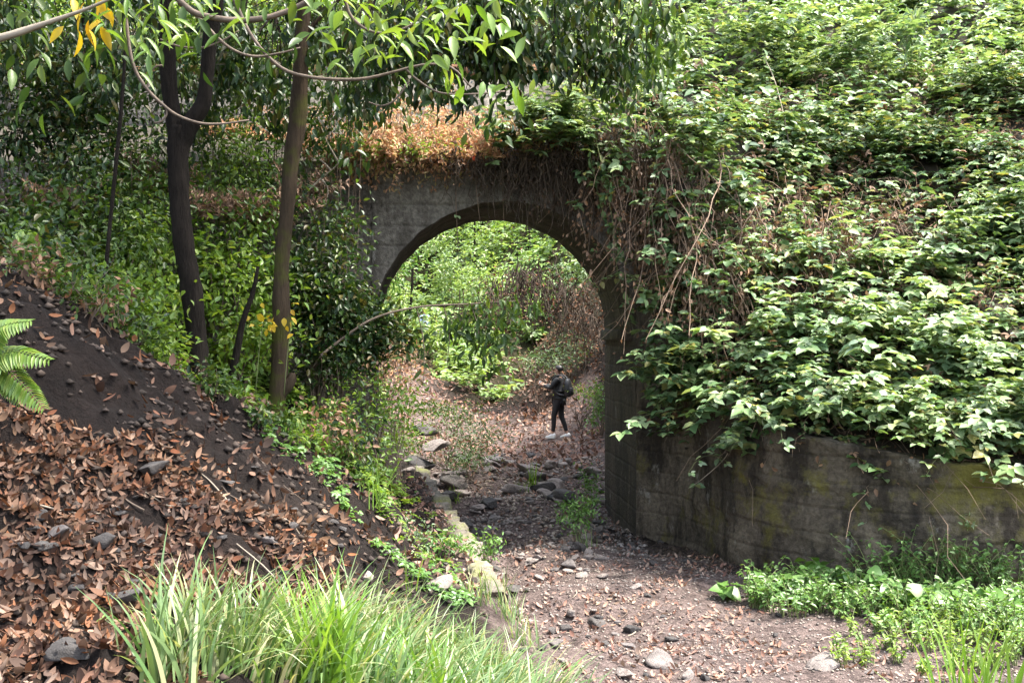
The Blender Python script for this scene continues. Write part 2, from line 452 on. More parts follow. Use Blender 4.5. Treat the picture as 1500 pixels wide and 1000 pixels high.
for a in [(0, 420, 7.5), (100, 480, 7.7), (200, 545, 7.9), (300, 605, 8.2), (400, 650, 8.6), (480, 690, 9.0), (560, 745, 9.6),
          (0, 640, 6.2), (100, 700, 6.3), (250, 725, 6.8), (400, 775, 7.3), (500, 805, 7.7), (600, 835, 8.4),
          (0, 850, 5), (150, 870, 5.2), (300, 880, 5.8), (450, 870, 6.6), (600, 880, 7.6), (690, 868, 8.8),
          (0, 1000, 4.2), (200, 1000, 4.5), (400, 1000, 5), (600, 1000, 5.6), (750, 1000, 6.4), (850, 1000, 7.4),
          (405, 618, 12), (293, 562, 11), (560, 700, 14.0), (600, 745, 12.6), (520, 700, 12.2)]:
    gp.append(tuple(P(*a)))
gp += [(-3.8, 9.3, 2.6), (-3, 9.3, 2.05), (-2.2, 9.8, 1.62), (-1.6, 11, 1.2), (-1.2, 11, .85), (-2.0, 13.5, 1.35),
       (-5, 12, 2.9), (-6, 10, 3.8), (-5, 14, 3.2), (-3, 14, 1.9), (-8, 14, 5), (-5, 20, 3.5), (-4, 18, 2), (-3, 20, 1.0), (-2.5, 24, .6),
       (-6, 26, 3.5), (-5, 32, 3), (-8, 20, 6), (-12, 20, 10), (-9, 30, 7), (-14, 34, 12), (-8, 40, 5), (-5, 40, 2.5), (-7, 48, 5), (-3.5, 50, 4),
       (-2, 48, 5), (0, 46, 6), (1, 40, 4.5), (1, 36, 2.5), (2, 34, 3), (2.3, 30, 2.2), (2.0, 27, .4), (3.5, 30, 3.2), (3.5, 26, 1.2), (5, 26, 2.6),
       (3, 22, 1), (5, 20, 2.5), (2.2, 18, .1), (4, 34, 4.8), (6, 30, 5), (10, 30, 8), (0, 60, 19), (-8, 60, 18), (8, 55, 18), (-20, 60, 28), (20, 50, 26),
       (0, 75, 34), (-15, 75, 36), (15, 75, 36), (-30, 30, 24), (30, 30, 24), (-20, 10, 12), (20, 4, 3), (12, 8, .5), (6, 12, .3), (10, 14, 1),
       (0, 1, .9), (-2, 2, 1.2), (2, 3, .8), (3, 5.5, .4), (1.5, 5.5, .4), (5, 6, .4), (0, -10, .9), (10, 0, 1), (-10, 0, 4), (-6, 6, 4.2), (-6, 3, 3), (-4, 5, 2.6),
       (-30, -15, 12), (30, -15, 6), (0, -30, 2)]
G = RBF(gp, .22)
gf1 = field(3, 1.6, 3); gf2 = field(5, 7, 3); gf3 = field(9, 21, 2)
def ground(x, y):
    x = np.asarray(x, float); y = np.asarray(y, float)
    z = G(x, y)
    bank = np.clip((curb_x(y) - x - .5) / 1.0, 0, 1)
    far = np.clip((y - 28) / 10, 0, 1)
    amp = .015 + .075 * bank + .25 * far
    return z + amp * gf1(x, y) * (1 + far) + (.012 + .035 * bank) * gf2(x, y) + (.006 + .02 * bank) * gf3(x, y)

def axis(segs):
    out = []
    for a, b, s in segs: out += list(np.arange(a, b, s))
    out.append(segs[-1][1]); return np.array(out)

def sheet(name, xs, ys, zf, mat, mask=None):
    X, Y = np.meshgrid(xs, ys); Z = zf(X, Y)
    nx, ny = len(xs), len(ys)
    idx = np.arange(nx * ny).reshape(ny, nx)
    q = np.stack([idx[:-1, :-1], idx[:-1, 1:], idx[1:, 1:], idx[1:, :-1]], -1).reshape(-1, 4)
    if mask is not None:
        cx = (X[:-1, :-1] + X[1:, 1:]) / 2; cyy = (Y[:-1, :-1] + Y[1:, 1:]) / 2
        q = q[mask(cx, cyy).ravel()]
    mb = MB(); mb.add(np.stack([X, Y, Z], -1), q)
    o = mb.build(name, mat, None, True)
    return o, X, Y, Z

gx = axis([(-45, -12, 1.5), (-12, -5, .3), (-5, 5.5, .075), (5.5, 12, .3), (12, 45, 1.5)])
gy = axis([(-30, 2, 1.2), (2, 4, .2), (4, 20, .08), (20, 36, .2), (36, 80, .6)])
go, GX, GY, GZ = sheet('ground', gx, gy, ground, M['ground'])
go['kind'] = 'structure'
def wall_y0(x): return np.interp(x, [1.59, 2.10, 2.75, 3.9, 6.5, 11], [14.5, 13.9, 11.95, 11.1, 10.6, 10.2])
pm = np.clip((GX - curb_x(GY) + .35) / .3, 0, 1) * np.clip((6.5 - GX) / 1.5, 0, 1) * np.clip((GY - 5.5) / 1.5, 0, 1)
pm *= np.where(GY > 17, np.clip((2.2 + .0 * GY - GX) / .5, 0, 1), 1) * np.clip((31 - GY) / 3, 0, 1)
pm = np.maximum(pm, np.clip(1 - np.abs(GX - (-.6 - .25 * (GY - 22))) / 1.6, 0, 1) * np.clip((GY - 18) / 3, 0, 1) * np.clip((42 - GY) / 3, 0, 1))
pm *= np.where((GX > 1.2) & (GY < 15), .35 + .65 * np.clip((wall_y0(GX) - .2 - GY) / 1.6, 0, 1), 1)
pm = np.clip(pm + .25 * gf2(GX * .3, GY * .3) * (pm > .02) * (pm < .98), 0, 1)
at = go.data.attributes.new('path', 'FLOAT', 'POINT'); at.data.foreach_set('value', pm.astype(np.float32).ravel())
lf = np.clip((GY - 30) / 6, 0, 1)
at = go.data.attributes.new('leafy', 'FLOAT', 'POINT'); at.data.foreach_set('value', (lf * (1 - pm)).astype(np.float32).ravel())

# right hillside behind the wing wall
WALL = np.array([(1.59, 14.5), (2.10, 13.9), (2.75, 11.95), (3.9, 11.1), (6.5, 10.6), (11, 10.2), (20, 10.0)])
def wall_y(x): return np.interp(x, WALL[:, 0], WALL[:, 1])
hp = [tuple(P(*a)) for a in [(1015, 600, 14.1), (1050, 610, 13.4), (1160, 635, 12.2), (1350, 660, 11.6), (1500, 690, 11.3), (1700, 700, 11.2),
      (1100, 500, 13.8), (1160, 520, 13), (1300, 470, 13.3), (1500, 430, 13.2), (1050, 330, 14.9), (1200, 290, 15.6), (1400, 240, 16), (1550, 230, 16),
      (960, 190, 15.5), (1000, 160, 16.5), (1100, 130, 18.5), (1300, 70, 20), (1500, 60, 20), (1000, 20, 21), (1250, -20, 25), (1500, -20, 25), (1800, 0, 20), (1900, 400, 14), (1200, -200, 34)]]
hp += [(30, 14, 3), (30, 30, 18), (30, 45, 26), (5.5, 30, 5.8), (8, 40, 12), (2, 17.5, 4.9), (1.2, 16, 4.75), (2.5, 20, 5.6)]
HR = RBF(hp, .6)
hf = field(21, 1.3, 3); hf2 = field(22, 4, 2)
def hill(x, y):
    x = np.asarray(x, float); y = np.asarray(y, float)
    s = np.clip((y - wall_y(x)) / 1.2, 0, 1)
    return HR(x, y) + s * (.22 * hf(x, y) + .05 * hf2(x, y))
def hill_left(y): return np.where(y < 17.1, 1.9, 1.9 + .30 * (y - 17.1))
def hill_ok(x, y): return (y > wall_y(x) + .12) & (x > hill_left(y)) & (y < 44)
hx = axis([(1.5, 9, .15), (9, 32, .8)]); hy = axis([(10, 24, .15), (24, 46, .5)])
ho, HX, HY, HZ = sheet('hillside', hx, hy, hill, M['hill'], hill_ok)
ho['kind'] = 'structure'
# earth skirt of the hillside on the valley side, behind the bridge
ys = np.arange(17.2, 44, .3); xs = hill_left(ys) + .08
top = hill(xs, ys); bot = np.minimum(ground(xs, ys) - .3, top - .1)
mb = MB()
for k in range(7):
    f = k / 6
    mb.add(np.c_[xs - .5 * f * (1 + .3 * np.sin(ys * 2 + k)), ys, top * (1 - f) + bot * f])
n = len(ys)
mb2 = MB(); V = np.concatenate(mb.v)
q = []
for k in range(6):
    a = k * n + np.arange(n - 1); q.append(np.stack([a, a + 1, a + 1 + n, a + n], -1))
mb2.add(V, np.concatenate(q)); o = mb2.build('hillside_flank', M['hill'], None, True); o['kind'] = 'structure'

def surf_normal(f, x, y, e=.12):
    dx = (f(x + e, y) - f(x - e, y)) / (2 * e); dy = (f(x, y + e) - f(x, y - e)) / (2 * e)
    return nrm(np.stack([-dx, -dy, np.ones_like(dx)], -1))

# ------------------------------------------------------------------ bridge
BY0, BY1 = 14.5, 17.0
ACX, AR, AZ = -.10, 1.69, 2.46
SK = -.20
TOPZ = 4.66
br = thing('arch_bridge', 'weathered grey concrete arch bridge crossing the dry stream bed, overgrown on top', 'bridge', (ACX, (BY0 + BY1) / 2, 0))
def arch_profile(n=48):
    a = np.linspace(np.pi, 0, n)
    pts = [(ACX - AR, z) for z in np.linspace(-.6, AZ, 10)[:-1]]
    pts += [(ACX + AR * math.cos(t), AZ + AR * math.sin(t)) for t in a]
    pts += [(ACX + AR, z) for z in np.linspace(AZ, -.6, 10)[1:]]
    return np.array(pts)
prof = arch_profile()
_pr = 1 + .005 * rng.standard_normal(len(prof))          # chipped arris
prof[:, 0] = ACX + (prof[:, 0] - ACX) * _pr; prof[9:-9, 1] = AZ + (prof[9:-9, 1] - AZ) * _pr[9:-9]
jf = field(31, 3, 3)
def wob(x, z):
    w_ = .014 * jf(x * 1.3, z * 1.3)
    for zc, am in ((3.05, .008), (3.62, .012), (4.15, .010)): w_ = w_ - am * np.tanh((z - zc - .03 * jf(x * 1.1 + zc * 5, zc) - .008 * jf(x * 8, zc)) * 45)
    return w_
def face(y, sk, x0, x1):
    mb = MB()
    pr = prof.copy(); pr[:, 0] += sk
    m = 44
    # over the arch: columns from arch points to top
    core = pr[9:-9]; core = pr[8:-8]
    f = np.linspace(0, 1, m)
    X = np.repeat(core[:, 0][:, None], m, 1); Z = core[:, 1][:, None] * (1 - f) + TOPZ * f
    Y = y + wob(X, Z)
    k = len(core); idx = np.arange(k * m).reshape(k, m)
    q = np.stack([idx[:-1, :-1], idx[1:, :-1], idx[1:, 1:], idx[:-1, 1:]], -1).reshape(-1, 4)
    mb.add(np.stack([X, Y, Z], -1), q)
    for (a, b) in ((x0, ACX + sk - AR), (ACX + sk + AR, x1)):
        gxx = np.linspace(a, b, max(3, int((b - a) / .08))); gz = np.linspace(-.6, TOPZ, 110)
        X, Z = np.meshgrid(gxx, gz); Y = y + wob(X, Z)
        idx = np.arange(X.size).reshape(X.shape)
        q = np.stack([idx[:-1, :-1], idx[:-1, 1:], idx[1:, 1:], idx[1:, :-1]], -1).reshape(-1, 4)
        mb.add(np.stack([X, Y, Z], -1), q)
    return mb
mf = face(BY0, 0, -8, 2.12)
mf.build('spandrel_wall', M['concrete'], br)
face(BY1, SK, -8, 2.12).build('spandrel_wall', M['concrete'], br)
# vault: intrados from front profile to back profile, with a faint step between shutter boards
mb = MB(); nd = 12; k = len(prof)
V = []
for i in range(nd):
    f = i / (nd - 1)
    rr = 1 + (0 < i < nd - 1) * .004 * np.sin(np.arange(k) * 2.1) + (0 < i < nd - 1) * .003 * rng.standard_normal(k)
    x = ACX + (prof[:, 0] - ACX) * np.where(prof[:, 1] > AZ, rr, 1) + SK * f
    z = np.where(prof[:, 1] > AZ, AZ + (prof[:, 1] - AZ) * rr, prof[:, 1])
    V.append(np.c_[x, np.full(k, BY0 + wob(x, z) * (1 - f) * 1.0 + (BY1 - BY0) * f), z])
V = np.array(V); idx = np.arange(nd * k).reshape(nd, k)
q = np.stack([idx[:-1, :-1], idx[1:, :-1], idx[1:, 1:], idx[:-1, 1:]], -1).reshape(-1, 4)
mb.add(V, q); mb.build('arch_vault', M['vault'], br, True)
def box(mb, x0, x1, y0, y1, z0, z1, jit=0.0):
    v = np.array([(x0, y0, z0), (x1, y0, z0), (x1, y1, z0), (x0, y1, z0), (x0, y0, z1), (x1, y0, z1), (x1, y1, z1), (x0, y1, z1)], float)
    if jit: v += rvec(8, jit)
    mb.add(v, [(0, 3, 2, 1), (4, 5, 6, 7), (0, 1, 5, 4), (1, 2, 6, 5), (2, 3, 7, 6), (3, 0, 4, 7)])
# impost ledge along the right jamb inside the vault
mb = MB(); 
v = []
for y, s in ((BY0 + .35, 0), (BY1 - .03, SK)):
    xx = ACX + AR + s * (y - BY0) / (BY1 - BY0)
    v += [(xx + .02, y, 2.36), (xx - .07, y, 2.38), (xx - .07, y, 2.50), (xx + .02, y, 2.54)]
mb.add(v, [(0, 1, 5, 4), (1, 2, 6, 5), (2, 3, 7, 6), (0, 3, 2, 1), (4, 5, 6, 7)])
mb.build('impost', M['vault'], br)
# deck and far parapet
mb = MB()
X, Y = np.meshgrid(np.linspace(-8, 2.12, 50), np.linspace(BY0 - .02, BY1 - .32, 12))
idx = np.arange(X.size).reshape(X.shape)
q = np.stack([idx[:-1, :-1], idx[:-1, 1:], idx[1:, 1:], idx[1:, :-1]], -1).reshape(-1, 4)
mb.add(np.stack([X, Y, TOPZ + .01 + .40 * (Y - BY0) + .05 * hf2(X, Y) * np.clip((Y - BY0) * 2, 0, 1)], -1), q)
mb.build('deck', M['hill'], br, True)
mb = MB(); box(mb, -8, 1.9, BY1 - .3, BY1 + .06, TOPZ - .1, 6.25); mb.build('parapet', M['concrete'], br)
mb = MB(); 
for a in np.arange(-8, 1.8, 1.4): box(mb, a + .01, min(a + 1.39, 1.9), BY1 - .36, BY1 + .12, 6.25, 6.4, .008)
mb.build('coping', M['coping'], br)

# wing wall
ww = thing('wing_wall', 'low mossy concrete wing wall curving from the arch to the right edge, brambles spilling over it', 'wall', (3.4, 12.0, 0))
pts = catmull(np.c_[WALL, np.zeros(len(WALL))], 240)[:, :2]
pts[0] = (1.585, 14.5)
tan = nrm(np.gradient(pts, axis=0)); nor = np.c_[-tan[:, 1], tan[:, 0]]     # pointing to the hill
s = np.linspace(0, 1, len(pts))
wtop = np.interp(pts[:, 0], [1.5, 2.1, 2.3, 3, 4, 5.2, 20], [4.6, 4.4, 1.75, 1.45, 1.25, 1.12, 1.1])
nzs = 64
rows = []
for k in range(nzs):
    f = k / (nzs - 1)
    z = -.4 + (wtop + .4) * f
    # a slight batter and bulges
    off = -.10 * (1 - f) * np.clip((pts[:, 0] - 1.7) / .6, 0, 1) + .035 * jf(pts[:, 0] * 1.1 + pts[:, 1], z * 1.2) * np.clip((pts[:, 0] - 1.7) / .4, 0, 1)
    for zc, am in ((.42, .012), (.95, .02), (1.32, .014)):     # day joints between the pours
        off = off - am * np.tanh((z - zc - .05 * jf(pts[:, 0] * 1.3 + zc * 7, pts[:, 1] * 1.3) - .015 * jf(pts[:, 0] * 9, pts[:, 1] * 9 + zc)) * 45) * np.clip((pts[:, 0] - 1.7) / .4, 0, 1)
    off = off + .006 * rng.standard_normal(len(pts))
    rows.append(np.c_[pts + nor * off[:, None], z + .02 * jf(pts[:, 0] * 3, pts[:, 1] * 3) * f])
for off, zt in ((.18, .0), (.36, -.02)):
    rows.append(np.c_[pts + nor * off, wtop + zt + .02 * jf(pts[:, 0] * 4 + off, pts[:, 1])])
rows.append(np.c_[pts + nor * .36, np.full(len(pts), -.4)])
V = np.array(rows); idx = np.arange(V.shape[0] * V.shape[1]).reshape(V.shape[:2])
q = np.stack([idx[:-1, :-1], idx[:-1, 1:], idx[1:, 1:], idx[1:, :-1]], -1).reshape(-1, 4)
MB().add(V, q).build('wall_body', M['wing'], ww, True)

# mossy kerb along the left side of the bed
ys = np.arange(9.7, 20.5, .10); xs = curb_x(ys) + .03 * jf(ys * 2, ys)
zt = .335 + .02 * jf(ys * 1.7, ys * .3 + 4) + .012 * jf(ys * 6, ys)
prof_c = [(-.20, -.2), (-.20, -.02), (-.17, .0), (-.015, .0), (.005, -.03), (.02, -.5)]
V = np.array([np.c_[xs + dx + .014 * rng.standard_normal(len(xs)), ys, (zt + dz) + .012 * rng.standard_normal(len(xs))] for dx, dz in prof_c])
idx = np.arange(V.shape[0] * V.shape[1]).reshape(V.shape[:2])
q = np.stack([idx[:-1, :-1], idx[1:, :-1], idx[1:, 1:], idx[:-1, 1:]], -1).reshape(-1, 4)
o = MB().add(V, q, [(idx[0, 0], idx[i, 0], idx[i + 1, 0]) for i in range(1, 5)]).build('stone_kerb', M['curb'], None, True)
tag(o, 'low mossy yellow-green kerb edging the left side of the dry bed', 'kerb')

# ------------------------------------------------------------------ vegetation generators
def shoot_leaves(mb, base, nor, down, L, nodes, leaf, lw=.6, up=1.0, spread=.6, tri=True, tmpl=T_SIMPLE, canes=None, cane_r=.003, nj=.35):
    """arching shoots: leaves in threes along a curve that rises along `nor` and bends to `down`"""
    N = len(base)
    L = np.broadcast_to(L, (N,))
    side = rvec(N, .45)
    d0 = nrm(nor * .8 + np.array((0, 0, .5)) + side)
    dn = nrm(down + rvec(N, .4))
    t = np.linspace(.15, 1, nodes)
    tt = t[None, :, None]
    pos = base[:, None] + L[:, None, None] * (d0[:, None] * (tt - .35 * tt ** 2) + dn[:, None] * (.55 * tt ** 2) + rng.standard_normal((N, nodes, 3)) * .03)
    if canes is not None:
        t2 = np.linspace(0, 1, 6)[None, :, None]
        pc = base[:, None] + L[:, None, None] * (d0[:, None] * (t2 - .35 * t2 ** 2) + dn[:, None] * (.55 * t2 ** 2))
        tubes(canes, pc, np.full((N, 6), cane_r) * np.linspace(1, .5, 6), 3, False)
    K = N * nodes
    pos = pos.reshape(-1, 3)
    nn = np.repeat(nor, nodes, 0); dd = np.repeat(dn, nodes, 0)
    ln = nrm(np.array((0, 0, up)) + nn * .5 + rvec(K, nj))
    az = rng.uniform(0, 2 * np.pi, K)
    hd = np.stack([np.cos(az), np.sin(az), np.full(K, -.15)], -1) + dd * .5
    hd = nrm(hd - (hd * ln).sum(-1, keepdims=True) * ln * .85)
    s = leaf * np.repeat(np.clip(np.exp(rng.normal(0, .26, N)), .5, 1.45), nodes) * rng.uniform(.65, 1.25, K)
    if not tri:
        leaves(mb, pos, hd, ln, s, lw, tmpl); return
    sd = np.cross(ln, hd)
    pet = pos + hd * (s * .35)[:, None]
    leaves(mb, pet, hd, ln + rvec(K, .12), s, lw, tmpl)
    for sg in (1, -1):
        leaves(mb, pet - hd * (s * .05)[:, None], hd * .35 + sd * sg + rvec(K, .1), ln + sd * sg * .25 + rvec(K, .15), s * .85, lw, tmpl)

def scatter_xy(n, x0, x1, y0, y1, ok):
    x = rng.uniform(x0, x1, n); y = rng.uniform(y0, y1, n)
    k = ok(x, y); return x[k], y[k]

def in_view(p, m=60):
    px = 750 + p[:, 0] * FPX / p[:, 1]; py = 485 - (p[:, 2] - CAMZ) * FPX / p[:, 1]
    return (px > -m) & (px < 1500 + m) & (py > -m) & (py < 1000 + m)

def shrub(name, label, cat, c, r, n, leaf, mat, base=None, group=None, blobs=14, lw=.45, tmpl=T_SIMPLE, stem_mat='branch', stem_r=.012, fill=.33, droop=-.25, nj=.6):
    """leaf clumps spread through an ellipsoid, stems from the base to the clumps"""
    c = np.asarray(c, float); r = np.asarray(r, float) * np.ones(3)
    if base is None: base = (c[0], c[1], float(ground(c[0], c[1])))
    base = np.asarray(base, float)
    t = thing(name, label, cat, base, 0, group)
    u = nrm(rvec(blobs)) * (rng.uniform(.25, 1, blobs) ** .6)[:, None]
    bc = c + u * r
    wgt = rng.uniform(.4, 1.6, blobs); wgt /= wgt.sum()
    which = rng.choice(blobs, n, p=wgt)
    pos = bc[which] + rvec(n, 1) * r * fill
    out = nrm(pos - bc[which] + (pos - c) * .3)
    ln = nrm(np.array((0, 0, 1.0)) + out * .45 + rvec(n, nj))
    d = out * .6 + np.array((0, 0, droop)) + rvec(n, .6)
    mb = MB(); leaves(mb, pos, d, ln, leaf * rng.uniform(.6, 1.3, n), lw, tmpl)
    mb.build('foliage', M[mat], t)
    sm = MB(); k = min(blobs, 9)
    mid = (base + bc[:k]) / 2 + rvec(k, .12) * r
    pth = np.stack([np.tile(base, (k, 1)) + np.array((0, 0, -.05)) + rvec(k, .03), base * .65 + bc[:k] * .35 + rvec(k, .05) * r, mid, bc[:k]], 1)
    pth = np.stack([catmull(p_, 9) for p_ in pth])
    tubes(sm, pth, np.linspace(stem_r, stem_r * .35, 9) * np.ones((k, 1)), 4, False)
    sm.build('stem', M[stem_mat], t)
    return t
HELPERS_END = True

# ------------------------------------------------------------------ bramble bank on the right hillside
def bank(x, y):
    z = hill(x, y); return np.stack([x, y, z], -1)
x, y = scatter_xy(21000, 1.9, 13, 10.8, 30, hill_ok)
p = bank(x, y); k = in_view(p, 120); p = p[k]
dens = np.where(p[:, 1] < 17, 1, .75)
k = rng.random(len(p)) < dens; p = p[k]
nn = surf_normal(hill, p[:, 0], p[:, 1])
down = nrm(np.c_[nn[:, 0], nn[:, 1], -.25 * np.ones(len(nn))])
near = p[:, 1] < 17.5
# bare, twiggy hollows show between the layers
hollow = (hf(p[:, 0] * 1.7 + 3, p[:, 1] * 1.7) > .42) | (hf2(p[:, 0] * .8, p[:, 1] * .8 + 5) > .55)
px = 750 + p[:, 0] * FPX / p[:, 1]; py = 485 - (p[:, 2] - CAMZ) * FPX / p[:, 1]
hollow |= (px < 1090) & (py > 250) & (py < 500)
hollow |= (np.abs(py - (330 + .10 * (px - 1100))) < 38) & (px < 1400)
keep = ~hollow | (rng.random(len(p)) < .35)
canes = MB()
mb = MB(); s = near & keep
shoot_leaves(mb, p[s], nn[s], down[s], rng.uniform(.25, .8, s.sum()), 5, .112, .66, nj=.3)
o = mb.build('bramble_cover', M['bramble'])
tag(o, 'dense dark green bramble cover on the lower bank above the wing wall', 'brambles', kind='stuff')
mb = MB(); s = keep & (rng.random(len(p)) < .16) & (p[:, 1] < 22)
shoot_leaves(mb, p[s], nn[s], down[s], rng.uniform(.3, .8, s.sum()), 9, .06, .42, tri=False, nj=.6)
o = mb.build('mixed_creeper', M['herb']); tag(o, 'small-leaved creeper threaded through the bramble bank', 'creeper', kind='stuff')
mb = MB(); s = near & (rng.random(len(p)) < .12)
shoot_leaves(mb, p[s], nn[s], down[s], rng.uniform(.3, .75, s.sum()), 5, .08, .5, nj=.8)
o = mb.build('withered_leaves', M['drybrown']); tag(o, 'withered brown bramble leaves mixed into the green bank', 'dead leaves', kind='stuff')
mb = MB(); s = ~near & keep
shoot_leaves(mb, p[s], nn[s], down[s], rng.uniform(.3, .9, s.sum()), 5, .135, .64)
o = mb.build('bramble_cover', M['bramble_sunlit'])
tag(o, 'pale sunlit bramble cover on the upper hillside at top right', 'brambles', kind='stuff')
# dry canes in the hollows
s = hollow & (p[:, 1] < 19)
b = p[s]; b = b[rng.random(len(b)) < .7]; N = len(b)
t5 = np.linspace(0, 1, 7)[None, :, None]
d0 = nrm(rvec(N, .5) + np.array((0, -.5, .9))); L = rng.uniform(.4, 1.2, N)[:, None, None]
pc = b[:, None] + L * (d0[:, None] * t5 + np.array((0, -.25, -.75)) * t5 ** 2 + rng.standard_normal((N, 7, 3)) * .035)
mb = MB(); tubes(mb, pc, np.linspace(.006, .002, 7) * np.ones((N, 1)), 3, False)
cs = np.flatnonzero(keep & (p[:, 1] < 19)); cs = cs[rng.random(len(cs)) < .2]; Nc = len(cs)
dc = nrm(rvec(Nc, .6) + np.array((0, -.5, .55))); tubes(mb, p[cs][:, None] + rng.uniform(.4, 1.1, Nc)[:, None, None] * (dc[:, None] * t5 + np.array((0, -.2, -.45)) * t5 ** 2 + rng.standard_normal((Nc, 7, 3)) * .025), np.linspace(.006, .002, 7) * np.ones((Nc, 1)), 3, False)
o = mb.build('dry_canes', M['cane']); tag(o, 'tangle of dry tan canes showing in the bare hollows of the bramble bank', 'dry canes', kind='stuff')
mb = MB(); m = 5200
b2 = b[rng.integers(0, N, m)] + rvec(m, .14) + np.array((0, -.1, .12))
leaves(mb, b2, rvec(m) + np.array((0, 0, -.6)), rvec(m) + np.array((0, -1, .3)), rng.uniform(.04, .09, m), .5)
o = mb.build('withered_leaves', M['drybrown']); tag(o, 'withered brown leaves caught in the bare hollows of the bramble bank', 'dead leaves', kind='stuff')

# bramble bushes standing proud of the bank and spilling over the wall
def bramble_bush(label, c, r, n, mat='bramble', leaf=.115, down=(0, -.8, -.5), L=(.35, .95), group='bramble bushes on the bank'):
    c = np.asarray(c, float)
    t = thing('bramble_bush', label, 'bramble', c, 0, group)
    b = c + np.c_[rng.normal(0, r[0] * .5, n), rng.normal(0, r[1] * .5, n), rng.normal(0, r[2] * .5, n)]
    nn = nrm((b - c) / np.array(r) * .5 + np.array((0, -.45, .8)))
    mb = MB(); cn = MB()
    shoot_leaves(mb, b, nn, np.tile(np.array(down, float), (n, 1)), rng.uniform(*L, n), 8, leaf, .64, tmpl=T_SIMPLE, canes=cn, cane_r=.0035, nj=.28)
    mb.build('foliage', M[mat], t); cn.build('cane', M['cane_green'], t)
    return t
BB = [
    ((760, 215, 14.4), (.4, .25, .2), 40, 'bramble', 'bramble sprig flopping over the bridge edge above the arch crown'),
    ((850, 215, 14.4), (.4, .25, .25), 55, 'bramble_sunlit', 'bramble sprig flopping over the bridge edge beside the dark root mats'),  # px, py, D, (rx,ry,rz), n, mat, label
    ((985, 540, 13.6), (.35, .3, .3), 60, 'bramble', 'bramble spray fanning out over the dark edge of the pier'),
    ((1010, 575, 13.4), (.4, .3, .25), 55, 'bramble', 'bramble clump hanging just below the pier-edge spray'),
    ((1090, 640, 12.4), (.25, .25, .2), 26, 'bramble_sunlit', 'small pale bramble spray dangling lowest on the wall face beside the pier'),
    ((1180, 590, 12.1), (.6, .4, .25), 90, 'bramble', 'wide bramble clump spilling over the middle of the wing wall'),
    ((1290, 610, 11.7), (.6, .4, .25), 90, 'bramble_sunlit', 'pale bramble clump lying over the wall top beside a bare twiggy gap'),
    ((1390, 640, 11.3), (.5, .4, .22), 70, 'bramble', 'low bramble clump drooping onto the wall near its mossy end'),
    ((1480, 610, 11.4), (.5, .4, .3), 80, 'bramble_sunlit', 'pale bramble clump overhanging the wall at the right edge'),
    ((1130, 520, 12.9), (.6, .4, .3), 90, 'bramble_sunlit', 'pale layered bramble shelf above the pier spray'),
    ((1260, 500, 12.7), (.7, .5, .3), 110, 'bramble_sunlit', 'broad sunlit bramble shelf in the middle of the lower bank'),
    ((1420, 520, 12.3), (.7, .5, .3), 110, 'bramble_sunlit', 'sunlit bramble shelf at the right of the lower bank'),
    ((1130, 400, 13.9), (.6, .4, .3), 80, 'bramble', 'bramble layer jutting over the long dry stems'),
    ((1350, 400, 13.8), (.8, .5, .35), 110, 'bramble_sunlit', 'bright bramble mound below the dark horizontal hollow'),
    ((1470, 350, 14.2), (.7, .5, .4), 100, 'bramble', 'bramble mound beside the black gap at the right edge'),
    ((1030, 250, 15.3), (.5, .4, .4), 80, 'bramble', 'dark bramble mound above the dry vine curtain'),
    ((1160, 220, 16), (.8, .5, .4), 110, 'bramble', 'large dark bramble mound in the shaded middle of the bank'),
    ((1320, 230, 16), (.8, .5, .4), 110, 'bramble', 'shaded bramble mound above the dark horizontal hollow'),
    ((830, 190, 14.6), (.55, .4, .22), 80, 'bramble_sunlit', 'bramble spray trailing left across the bridge top over the arch'),
    ((790, 180, 15.0), (.4, .4, .2), 50, 'bramble', 'leafy bramble tip nearest the reddish ferns on the bridge'),
    ((900, 130, 15.6), (.6, .5, .4), 90, 'bramble_sunlit', 'bramble mound on the bridge end just under the laurel boughs'),
    ((970, 80, 17.5), (.7, .5, .4), 90, 'bramble_sunlit', 'bramble mound on the skyline side of the bridge end'),
    ((1100, 60, 18.5), (.9, .6, .4), 110, 'bramble_sunlit', 'pale bramble mound high on the hillside left of the tall saplings'),
    ((1270, 90, 18), (.9, .6, .4), 110, 'bramble_sunlit', 'pale bramble mound high on the hillside below the brown stump'),
    ((1025, 205, 14.2), (.4, .3, .3), 60, 'bramble', 'bramble clump covering the end of the bridge top beside the dry vines'),
    ((1050, 285, 14.0), (.3, .25, .3), 40, 'bramble', 'bramble clump half over the right edge of the dry vine curtain'),
    ((1020, 360, 13.9), (.3, .25, .3), 24, 'bramble', 'thin bramble clump among the lower dry vines'),
    ((985, 440, 13.8), (.3, .2, .25), 40, 'bramble_sunlit', 'sparse bramble clump at the foot of the dry vines'),
    ((1440, 130, 17), (.9, .6, .4), 110, 'bramble_sunlit', 'pale sunlit bramble mound in the top right corner'),
]
for a, r, n, m, lab in BB:
    bramble_bush(lab, P(*a), tuple(q_ * 1.25 for q_ in r), int(n * .62), m)

